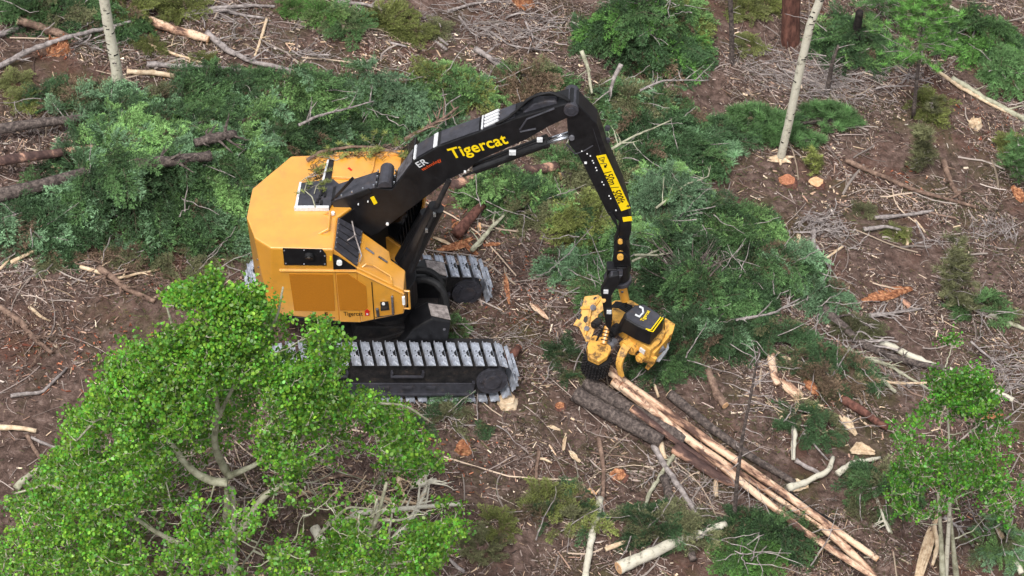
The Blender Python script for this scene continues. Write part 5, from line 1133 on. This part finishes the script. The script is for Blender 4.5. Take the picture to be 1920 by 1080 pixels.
S([(1855, 588), (1890, 602), (1935, 622)], 11, 'aspen_grey', 'pale curved branch at the right edge above the slim aspen', 'branch', 'pale_branch', tip=.6)
S([(1850, 725), (1880, 738), (1900, 750)], 12, 'aspen_bark', 'short pale log right of the slim aspen crown', 'log', 'fallen_log', tip=.8)
for i, (pts, lb) in enumerate([([(1820, 640), (1870, 685), (1930, 690)], 'grey branch arching at the right edge'), ([(1835, 750), (1880, 735), (1930, 720)], 'grey branch crossing right of the crown'), ([(1860, 670), (1890, 720), (1900, 770)], 'grey branch bent downward at the right edge'), ([(1840, 810), (1880, 790), (1930, 745)], 'thin grey branch low at the right edge')]): S(pts, 5, 'grey_wood', lb, tip=.4, twigs=8, tlen=.7)
S([(1425, 640), (1475, 672), (1528, 688)], 8, 'pale_wood', 'slim pale stick left of the torn stumps', tip=.5); 
S([(1446, 665), (1450, 700), (1458, 722)], 15, 'peeled', 'upright pinkish torn stick left of the torn slabs', tip=.9, wob=.04); splinter([(1463, 712), (1490, 735), (1512, 752)], 20, 'peeled', 'torn pinkish slab below the slim pale stick'); splinter([(1505, 700), (1520, 725), (1535, 745)], 16, 'rot_wood', 'orange torn slab in the middle of the chips')
S([(1325, 690), (1342, 722), (1360, 760)], 16, 'brown_wood', 'short barked round log right of the peeled stems', 'log', 'fallen_log', tip=.95, ends=[(1, 'cut')])
S([(1578, 748), (1615, 770), (1665, 802)], 18, 'bark_red', 'reddish barked log left of the slim aspen crown', 'log', 'fallen_log', tip=.7, ends=[(0, 'cut')])
S([(1488, 800), (1490, 830), (1488, 862)], 11, 'aspen_bark', 'upright pale stick near the middle of the log pile', tip=.7)
S([(1478, 915), (1520, 898), (1552, 882), (1562, 858)], 14, 'aspen_bark', 'bent white branch left of the split pale wood', 'branch', 'pale_branch', tip=.6, wob=.03)
S([(1570, 888), (1600, 868), (1650, 858)], 12, 'aspen_bark', 'curved white branch with torn end in the right foreground', 'branch', 'pale_branch', tip=.5, wob=.03)
splinter([(1596, 845), (1615, 838), (1640, 850)], 26, 'pale_wood', 'pale bundle of torn wood in the right foreground', frays=8); splinter([(1575, 778), (1590, 795), (1605, 815)], 16, 'pale_wood', 'pale torn strip above the bundle of torn wood'); splinter([(1480, 918), (1500, 905), (1515, 912)], 26, 'pale_wood', 'frayed pale wood at the end of the bent white branch', frays=7)
S([(1505, 810), (1530, 840), (1552, 862)], 5, 'grey_wood', 'thin grey stick slanting beside the upright pale stick', tip=.6); S([(1492, 863), (1515, 880), (1545, 892)], 9, 'grey_wood', 'grey stick under the bent white branch', tip=.7)
S([(1636, 915), (1650, 955), (1668, 998)], 8, 'aspen_bark', 'slim white stick right of the log tips', tip=.6, twigs=4); S([(1648, 950), (1660, 975), (1672, 1000)], 6, 'aspen_grey', 'second slim stick joining the slim white one', tip=.6)
splinter([(1757, 965), (1742, 1010), (1715, 1110)], 19, 'pale_wood', 'broad torn pale trunk left of the slim aspen feet', 'log', 'torn_log', frays=8); S([(1752, 985), (1757, 1020), (1748, 1060)], 12, 'pale_wood', 'torn side strip of the broad pale trunk', tip=.4, jit=.5)
S([(1770, 970), (1800, 995), (1825, 1025)], 7, 'grey_wood', 'grey branch right of the slim aspen feet', tip=.5, twigs=4); S([(1862, 975), (1880, 1010)], 13, 'pale_wood', 'pale torn stub beside the frosty bush', tip=.7); S([(1888, 1020), (1915, 1075)], 12, 'aspen_bark', 'white branch in the lower right corner', tip=.8)
# foreground bottom
S([(1160, 1065, .18), (1220, 1038, .2), (1290, 1010, .2), (1360, 983, .2)], 23, 'aspen_bark', 'thick white log at the bottom centre right', 'log', 'fallen_log', tip=.6, jit=.12, ends=[(0, 'cut')])
S([(1125, 935, .1), (1112, 1000, .1), (1097, 1085, .1)], 14, 'aspen_bark', 'pale pole with broken top at the bottom centre', 'log', 'fallen_log', tip=.8)
splinter([(1118, 925), (1108, 920), (1100, 922)], 10, 'cut', 'tan broken chunk at the top of the pale pole')
S([(1122, 820), (1132, 880), (1137, 950), (1145, 1025)], 9, 'brown_wood', 'long thin brown stick standing beside the pale pole', tip=.6, twigs=6)
S([(1225, 835), (1250, 880), (1290, 940), (1320, 990)], 11, 'grey_wood', 'grey straight pole below the dark logs', 'log', 'fallen_log', tip=.9, twigs=3); S([(1272, 842), (1240, 885), (1215, 925), (1195, 980)], 9, 'aspen_grey', 'pale crooked stick crossing the grey straight pole', tip=.6, twigs=3)
S([(1245, 895), (1265, 960), (1300, 1050)], 16, 'bark', 'dark barked pole under the crossing sticks', 'log', 'fallen_log', tip=.8); S([(1238, 828), (1248, 860)], 12, 'pale_wood', 'torn pale stub at the foot of the dark logs', tip=.6)
S([(1347, 880), (1343, 930)], 9, 'pale_wood', 'short upright pale stick below the log pile', tip=.9); S([(1215, 1030), (1270, 1010), (1310, 1000)], 10, 'bark', 'dark stick behind the thick white log', tip=.6)
S([(1135, 1030), (1160, 1022), (1178, 1015)], 9, 'pale_wood', 'short cream piece left of the thick white log', tip=.7); S([(1430, 990), (1465, 1020), (1485, 1045)], 6, 'grey_wood', 'thin grey twig at the bottom under the log tips', tip=.6, twigs=3)
S([(1530, 1045), (1545, 1020), (1570, 1005)], 4, 'pale_wood', 'thin pale twig crossing the log tips', tip=.6)
splinter([(1062, 812), (1058, 830), (1056, 850)], 7, 'pale_wood', 'upright white chip left of the brown stick, upper'); splinter([(1068, 845), (1078, 858), (1088, 866)], 8, 'pale_wood', 'white chip with rot left of the brown stick, lower'); splinter([(1025, 798), (1038, 802), (1050, 806)], 6, 'pale_wood', 'level white chip left of the dark logs'); splinter([(1160, 800), (1164, 815)], 6, 'pale_wood', 'small pale chip below the bottom dark log') if False else None
S([(1012, 860), (1025, 865), (1035, 868)], 5, 'pale_wood', 'small pale stick in the bare soil', tip=.7); S([(1010, 845), (1005, 890), (1000, 925)], 8, 'brown_wood', 'upright brown stick in the bare soil', tip=.5)
S([(870, 1072), (845, 1050), (835, 1040)], 7, 'grey_wood', 'grey stick at the bottom edge beside the leafy crown', tip=.6)
for pts, w_, mt, lb in [([(618, 1000), (670, 962), (740, 958), (862, 945)], 11, 'aspen_bark', 'long white branch on the ground under the leafy crown'), ([(740, 1010), (780, 960), (800, 915)], 13, 'aspen_bark', 'white forked branch standing up under the leafy crown'), ([(590, 990), (610, 1030), (630, 1075)], 20, 'aspen_bark', 'thick white trunk piece at the bottom edge under the crowns'), ([(690, 930), (760, 940), (810, 950)], 8, 'pale_wood', 'pale branch crossing above the long white branch'), ([(750, 870), (745, 900), (758, 930)], 9, 'pale_wood', 'torn pale strip beside the forked branch'), ([(770, 910), (800, 905), (818, 900)], 14, 'aspen_bark', 'short white stub with orange end under the leafy crown'), ([(600, 900), (650, 890), (720, 905)], 7, 'brown_wood', 'brown branch in the gap of the big crown')]: S(pts, w_, mt, lb, 'branch', 'pale_branch', tip=.6, twigs=7)
# left foreground
S([(-10, 570), (30, 600), (60, 635), (98, 662)], 13, 'brown_wood', 'brown broken branch slanting down at the left edge', 'log', 'fallen_log', tip=.6, twigs=6); S([(20, 742), (75, 735), (125, 690)], 7, 'grey_wood', 'curved grey stick on bare soil at the left', tip=.6)
S([(-10, 800), (35, 804), (68, 808)], 10, 'pale_wood', 'straight pale stick at the left edge', tip=.8); S([(58, 820), (90, 835), (122, 845)], 6, 'grey_wood', 'thin bluish grey stick below the straight pale stick', tip=.7); S([(30, 915), (55, 890), (85, 872)], 12, 'aspen_grey', 'pale grey branch left of the big crown', tip=.7); S([(50, 815), (70, 850), (82, 875)], 8, 'brown_wood', 'brown stick beside the pale grey branch', tip=.8)
S([(185, 502), (230, 535), (290, 565)], 13, 'brown_wood', 'brown barked stick left of the machine', tip=.6, twigs=7); S([(150, 500), (220, 520), (300, 505)], 8, 'pale_wood', 'pale peeled stick crossing left of the machine', tip=.5, twigs=4); S([(20, 492), (60, 475), (100, 455), (103, 438)], 8, 'pale_wood', 'curved pale stick below the left slash', tip=.5); S([(-5, 508), (12, 495), (22, 478)], 6, 'pale_wood', 'short pale stick at the left edge below the slash', tip=.8)
S([(215, 488), (250, 488), (305, 486)], 6, 'brown_wood', 'level brown stick below the left slash', tip=.6); S([(365, 495), (395, 500)], 6, 'pale_wood', 'short pale stick close to the machine rear', tip=.8); S([(55, 575), (75, 590), (95, 602)], 7, 'pale_wood', 'small pale curl of wood at the left', wob=.05)
S([(735, 945), (770, 930), (790, 940)], 6, 'pale_wood', 'small pale twig near the forked branch') if False else None
# branch on the machine roof and hanging twigs
def free_branch(pts3, w_, mat, label, cat='branch', name='fallen_branch', nd=None):
    r = nr(); P = np.array(pts3); t = thing(name, label, cat, P[0]); s = np.linspace(0, len(P)-1, len(P)*5); p = np.stack([np.interp(s, range(len(P)), P[:, i]) for i in range(3)], 1); b = MB(); b.tube(p, np.linspace(w_, w_*.4, len(p)), 8, jit=.2); b.build('stem', M[mat], t, smooth=True)
    if nd:
        cs = []; T = []
        for k in range(nd[0]): i = r.integers(int(len(p)*nd[1]), len(p)); d = np.append(r.normal(0, .22, 2), .03+.05*r.random()); T.append(stick_quads(p[i]+np.outer(np.linspace(0, 1, 5), d), .008, .003, 3)); cs += [p[i]+d*u for u in (.5, .8, 1)]
        q, c = tufts(np.array(cs), .085, 22, lin('yellow'), r, .005); q[..., 2] = np.maximum(q[..., 2], ZR+.06); soup('needles', q, 4, M['needle'], t, c)
        for q_ in T: soup('side_twig', q_, 4, M['grey_wood'], t)
    return t
free_branch([rz(576, 305, .06), rz(600, 292, .09), rz(630, 287, .1), rz(660, 284, .12), rz(700, 283, .1), rz(735, 290, .1), rz(755, 296, .08)], .035, 'brown_wood', 'long bare branch with green sprays resting on the rear of the machine roof', nd=(15, .55))
free_branch([rz(592, 396, .1), rz(586, 378, .12), rz(572, 366, .12), rz(576, 350, .1)], .014, 'aspen_grey', 'thin pale twig lying on the black roof hatch', nd=None)
free_branch([rz(590, 372, .12), rz(594, 358, .12), rz(608, 348, .12)], .01, 'aspen_grey', 'small green sprig on the black roof hatch', nd=(4, .3))
free_branch([rz(566, 344, .06), rz(576, 338, .08), rz(588, 336, .06)], .01, 'aspen_grey', 'small green sprig on the yellow roof behind the hatch', nd=(4, .1))
free_branch([rz(617, 298, .06), rz(622, 304, .08), rz(632, 306, .06)], .01, 'aspen_grey', 'green sprig by the roof gutter', nd=(4, .1))
# ---- stumps
stump(1475, 342, .17, .08, 'flat reddish sawn stump below the leaning aspen, left of two', 'cut_red'); stump(1529, 348, .16, .12, 'sawn stump with pink top below the leaning aspen, right of two', 'cut')
stump(1158, 893, .15, .05, 'orange rotten stump between the brown stick and crossing sticks', 'rot_wood'); stump(978, 6, .2, .3, 'tan topped stump at the top edge', 'cut', 'rot_wood')
stump(1050, 763, .09, .05, 'small orange stump left of the dark logs', 'rot_wood'); stump(110, 95, .2, .2, 'orange rotten stump with hollow front under the long grey stem', 'rot_wood', 'rot_wood', jag=12); stump(1828, 236, .13, .14, 'white splintered stump near the right edge', 'pale_wood', 'pale_wood', jag=12)
stump(950, 755, .16, .12, 'pale torn stump just in front of the near track', 'pale_wood', 'pale_wood'); stump(1420, 628, .12, .08, 'reddish small stump right of the dark brush', 'rot_wood'); stump(868, 842, .12, .12, 'reddish upturned root below the near track', 'rot_wood', 'rot_wood', jag=7)
splinter([(1440, 300), (1462, 303), (1480, 301)], 10, 'pale_wood', 'white torn fibres around the foot of the leaning aspen', frays=6); splinter([(1900, 350), (1910, 365), (1918, 378)], 22, 'rot_wood', 'orange rotten lump at the right edge'); splinter([(1835, 785), (1860, 780), (1880, 778)], 14, 'rot_wood', 'orange chunk in the slim aspen crown')
# ---- grey branch tangles
tangle(1500, 150, 1.7, .8, 130, 'grey_wood', 'wide tangle of bare grey twigs between reddish trunk and young pine', (1, -.25), 1.0, .011)
tangle(1560, 170, .8, .4, 60, 'grey_wood', 'dense nest of silvery twigs left of the young pine', (1, -.5), .8, .012)
tangle(900, 55, 1.7, .7, 90, 'grey_wood', 'grey twig litter at the top centre', (1, -.3), .9, .010)
tangle(1545, 430, .7, .4, 60, 'grey_wood', 'grey branch pile right of the slash tip', (.8, .6), .8, .015); tangle(1895, 700, .6, .6, 50, 'grey_wood', 'grey twigs at the right edge beside the slim aspen', (1, .3), .9, .01)
tangle(1600, 640, .8, .35, 16, 'grey_wood', 'larger bleached limbs above the forked pale branch', (1, -.5), 1.1, .022)
tangle(1480, 760, .8, .5, 14, 'pale_wood', 'loose bleached limbs behind the log pile', (.8, -.6), .8, .018)
tangle(1680, 150, .9, .5, 18, 'grey_wood', 'bleached limbs between the young pine and the snag', (1, -.3), 1.1, .02)
tangle(1000, 50, 1.0, .5, 24, 'grey_wood', 'long grey limbs left of the tall heap', (1, .5), 1.2, .02)
tangle(580, 110, .9, .3, 16, 'grey_wood', 'grey limbs above the light green brush', (1, -.3), 1.0, .018)
tangle(1750, 460, .9, .6, 18, 'grey_wood', 'loose grey limbs in the right clearing above the orange slab', (1, -.4), .9, .016)
tangle(1280, 900, .8, .5, 16, 'grey_wood', 'loose grey limbs around the crossing sticks', (.3, 1), .9, .014)
tangle(180, 90, .9, .4, 20, 'grey_wood', 'grey limbs left and right of the pale trunk', (1, .3), 1.0, .016)
tangle(1870, 430, .6, .4, 40, 'grey_wood', 'grey twigs high at the right edge', (.3, 1), .6, .012); tangle(450, 40, 1.6, .5, 60, 'grey_wood', 'scattered grey twigs at the top left', (1, -.3), .8, .01)
tangle(60, 100, 1.1, .5, 44, 'brown_wood', 'brown twigs round the orange rotten stump', (1, .2), .7, .01); tangle(240, 510, 1.6, .5, 60, 'brown_wood', 'brown twig litter left of the machine', (1, -.3), .8, .011)
tangle(60, 620, .9, .8, 40, 'brown_wood', 'brown twigs on the soil at the left edge', (.4, -1), .7, .01); tangle(650, 930, 1.3, .7, 60, 'pale_wood', 'pale twig pile under the big crown', (1, .5), .7, .010, h=.1)
tangle(960, 640, .6, .4, 30, 'grey_wood', 'fine grey twigs ahead of the near track', (1, .2), .5, .006); tangle(1700, 720, .8, .4, 40, 'grey_wood', 'grey twigs under the forked pale branch', (1, -.4), .6, .009); tangle(1330, 500, .9, .6, 44, 'grey_wood', 'bare twigs sticking out of the dark brush', (1, .4), .8, .009, h=.7)
tangle(120, 250, 1.2, .4, 60, 'grey_wood', 'grey dead twigs over the left trunks', (.3, -1), .5, .008, h=.5); tangle(1440, 960, 1.2, .6, 50, 'grey_wood', 'bare twigs over the bottom brush', (1, .3), .8, .008, h=.5)
S([(255, 308, 1.0), (330, 302, 1.0), (395, 292, .95)], 22, 'bark', 'dark trunk section showing in the middle of the left slash', 'log', 'fallen_log', tip=.85, twigs=6)
S([(365, 268, .95), (400, 258, .95), (440, 250, .9)], 20, 'bark', 'short grey trunk section above the middle one in the left slash', 'log', 'fallen_log', tip=.8, twigs=8)
S([(760, 262, .8), (810, 232, .8), (860, 200, .6)], 9, 'brown_wood', 'long bent limb over the green brush left of the boom', tip=.4, twigs=8)
S([(560, 235, .8), (600, 215, .9), (700, 190, .8)], 6, 'grey_wood', 'thin grey limb crossing the light green brush above the roof', tip=.4, twigs=6)
S([(1090, 95, 1.3), (1105, 130, 1.0), (1110, 175, .6)], 9, 'aspen_grey', 'pale upright stem at the left flank of the tall heap', tip=.6, twigs=3)
S([(1165, 120, 1.3), (1152, 150, 1.0), (1143, 178, .6)], 9, 'grey_wood', 'short grey stem leaning on the tall heap', tip=.8, twigs=4)
S([(1200, 170, 1.0), (1240, 150, 1.2), (1330, 150, .9)], 5, 'grey_wood', 'thin grey limb across the tall heap', tip=.4, twigs=8)
S([(1130, 290, .7), (1200, 250, .8), (1260, 225, .6)], 6, 'aspen_grey', 'pale thin limb in the brush right of the boom elbow', tip=.4, twigs=6)
S([(1230, 390, .9), (1290, 345, 1.0), (1330, 330, .7)], 5, 'aspen_grey', 'pale thin limb over the big pale heap', tip=.4, twigs=5)
S([(1380, 600, .5), (1440, 590, .5), (1500, 560, .4)], 6, 'grey_wood', 'grey limb in the brush right of the cut stem end', tip=.4, twigs=7)
S([(1150, 640, .3), (1110, 600, .4), (1075, 560, .3)], 5, 'grey_wood', 'thin grey limb in the sprays left of the head', tip=.4, twigs=6) if False else None
# ------------------------------------------------------------------ countless litter
def scatter(name, n, kind, cols, size, dens=None, seed=1, z=.01, box=(-14, 14, -10, 13)):
    r = np.random.default_rng(seed); X = box[0]+(box[1]-box[0])*r.random(n*3); Y = box[2]+(box[3]-box[2])*r.random(n*3)
    if dens is not None: k = r.random(n*3) < dens(X, Y); X, Y = X[k], Y[k]
    X, Y = X[:n], Y[:n]; N = len(X); P = np.stack([X, Y, gh(X, Y)+z+.02*r.random(N)], 1); a = r.random(N)*math.pi; s = size[0]*np.exp(r.normal(0, size[2], N)); wd = size[1]*np.exp(r.normal(0, .3, N))
    d = np.stack([np.cos(a), np.sin(a), r.normal(0, .12, N)+SLOPE*np.cos(a)], 1)*s[:, None]/2; q = np.stack([-np.sin(a), np.cos(a), r.normal(0, .35, N)], 1)*wd[:, None]/2
    C = np.array([srgb(*c) for c in cols])[r.integers(0, len(cols), N)]*(.6+.7*r.random((N, 1)))
    if kind == 'chip':
        up = np.array([0, 0, .012]); j = .75+.5*r.random((4, N, 1)); v = [P-d*j[0]-q, P+d*j[1]-q*.7, P+d*j[2]+q, P-d*j[3]+q*.6]; top = np.stack([x+up for x in v], 1)
        sides = [np.stack([v[i], v[(i+1) % 4], v[(i+1) % 4]+up, v[i]+up], 1) for i in range(4)]
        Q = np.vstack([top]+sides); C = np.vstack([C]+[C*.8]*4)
    else:
        m_ = 5; t = np.linspace(-1, 1, m_); bend = r.normal(0, .25, N); pts = [P+d*u+q/(np.linalg.norm(q, axis=1)[:, None])*(bend*s*(u*u-1)*.35)[:, None]+np.array([0, 0, .01]) for u in t]
        pts = [np.concatenate([p[:, :2], (gh(p[:, 0], p[:, 1])+.012+np.abs(u)*0)[:, None]+(P[:, 2]-gh(P[:, 0], P[:, 1]))[:, None]], 1) for p, u in zip(pts, t)]
        Qs, Cs = [], []
        n1 = q/(np.linalg.norm(q, axis=1)[:, None])*wd[:, None]/2; upv = np.array([0, 0, 1])*wd[:, None]*.8
        for i in range(m_-1):
            A, B = pts[i], pts[i+1]; Qs += [np.stack([A-n1, B-n1, B+upv, A+upv], 1), np.stack([A+upv, B+upv, B+n1, A+n1], 1)]; Cs += [C, C]
        Q, C = np.vstack(Qs), np.vstack(Cs)
    o = soup(name, Q, 4, M['chip'], None, C); o['kind'] = 'stuff'; return o
def patch(pts, fall=.7):
    c = [(G(x, y), r_) for x, y, r_ in pts]
    def f(X, Y):
        d = np.zeros(len(X))
        for p, r_ in c: d = np.maximum(d, np.clip(1.3-np.hypot(X-p[0], Y-p[1])/r_, 0, 1))
        return d
    return f
bare_ = patch([(250, 620, 1.1), (200, 740, 1.3), (60, 760, .9), (330, 600, .8), (1000, 640, .5), (1660, 500, .9), (1580, 520, .8), (900, 900, .9), (1700, 330, .8), (1500, 400, .7)])
clump = lambda X, Y: np.clip((.6*vnoise(X*.9, Y*.9, 31)+.4*vnoise(X*2.6, Y*2.6, 32)-.3)*2.6, .06, 1)*(1-.75*np.minimum(bare_(X, Y), 1))
PALE = [(220, 194, 164), (204, 174, 146), (232, 212, 188), (186, 154, 134), (164, 132, 116), (188, 176, 166)]
BR = [(112, 94, 86), (138, 118, 110), (88, 72, 66), (160, 142, 134), (68, 56, 52)]
scatter('bark_litter', 110000, 'chip', BR, (.055, .016, .6), clump, 1)
scatter('wood_chips', 30000, 'chip', PALE+BR[:2]+BR[3:4], (.05, .012, .65), clump, 2)
scatter('large_wood_chips', 3600, 'chip', PALE+[(150, 120, 104)], (.11, .022, .5), clump, 3)
scatter('pale_chip_drifts', 4200, 'chip', PALE, (.08, .025, .5), patch([(760, 105, 1.3), (690, 95, .7), (850, 110, .8), (1540, 350, 1.0), (1600, 780, .9), (1560, 750, .8), (1520, 730, .8), (1620, 840, .7), (900, 490, .8), (1450, 340, .4), (560, 90, .6), (600, 500, .01)]), 4, box=(-10, 12, -8, 12))
scatter('red_rotten_crumbs', 9000, 'chip', [(134, 76, 56), (160, 96, 72), (104, 60, 48), (186, 124, 96)], (.05, .022, .5), patch([(130, 660, .9), (40, 680, .7), (240, 660, .5), (210, 75, .7), (330, 50, .6), (320, 165, .4), (1870, 250, .9), (1850, 210, .6), (1820, 960, .8), (1900, 1000, .6), (105, 100, .5), (850, 430, .9), (1540, 740, .6), (960, 530, .9), (1000, 560, .8), (330, 40, .5), (1700, 340, .5), (860, 870, .9), (230, 620, .3), (270, 530, .4)]), 5)
scatter('dead_twigs', 34000, 'twig', [(136, 122, 116), (168, 156, 150), (106, 90, 82), (192, 178, 168), (84, 70, 64), (122, 106, 98)], (.13, .0075, .6), clump, 6)
scatter('broken_branches', 700, 'twig', [(170, 158, 150), (196, 176, 156), (128, 106, 94), (150, 138, 132)], (.75, .028, .45), clump, 9, z=.02)
scatter('dead_sticks', 2400, 'twig', [(150, 136, 130), (178, 164, 154), (110, 92, 84)], (.6, .014, .45), clump, 7)
scatter('green_needle_litter', 34000, 'twig', [(72, 84, 48), (92, 100, 58), (60, 70, 44), (106, 92, 62)], (.07, .007, .4), lambda X, Y: np.clip((vnoise(X*.7+5, Y*.7, 41)-.42)*3, .05, 1), 8, z=.03)

def roof_litter():
    r = np.random.default_rng(77); N = 420; k = r.random(N) < .6
    px = np.where(k, r.normal(600, 9, N), r.normal(672, 34, N)); py = np.where(k, r.normal(325, 14, N), r.normal(294, 4, N)); P = np.array([rz(x, y, .012) for x, y in zip(px, py)]); m_ = (px > 560) & (px < 745) & (py > 290) & (py < 350); P = P[m_]; N = len(P); P[:, 2] += np.where(px[m_] > 626, .06, 0)
    a = r.random(N)*6.28; s = .03*np.exp(r.normal(0, .5, N))[:, None]; d = np.stack([np.cos(a), np.sin(a), 0*a], 1)*s; q = np.stack([-np.sin(a), np.cos(a), 0*a], 1)*.006
    C = np.array([srgb(*c) for c in [(150, 118, 84), (120, 92, 66), (190, 160, 120), (90, 84, 50)]])[r.integers(0, 4, N)]; o = soup('roof_litter', np.stack([P-d-q, P+d-q, P+d+q, P-d+q], 1), 4, M['chip'], None, C); o['kind'] = 'stuff'
roof_litter()
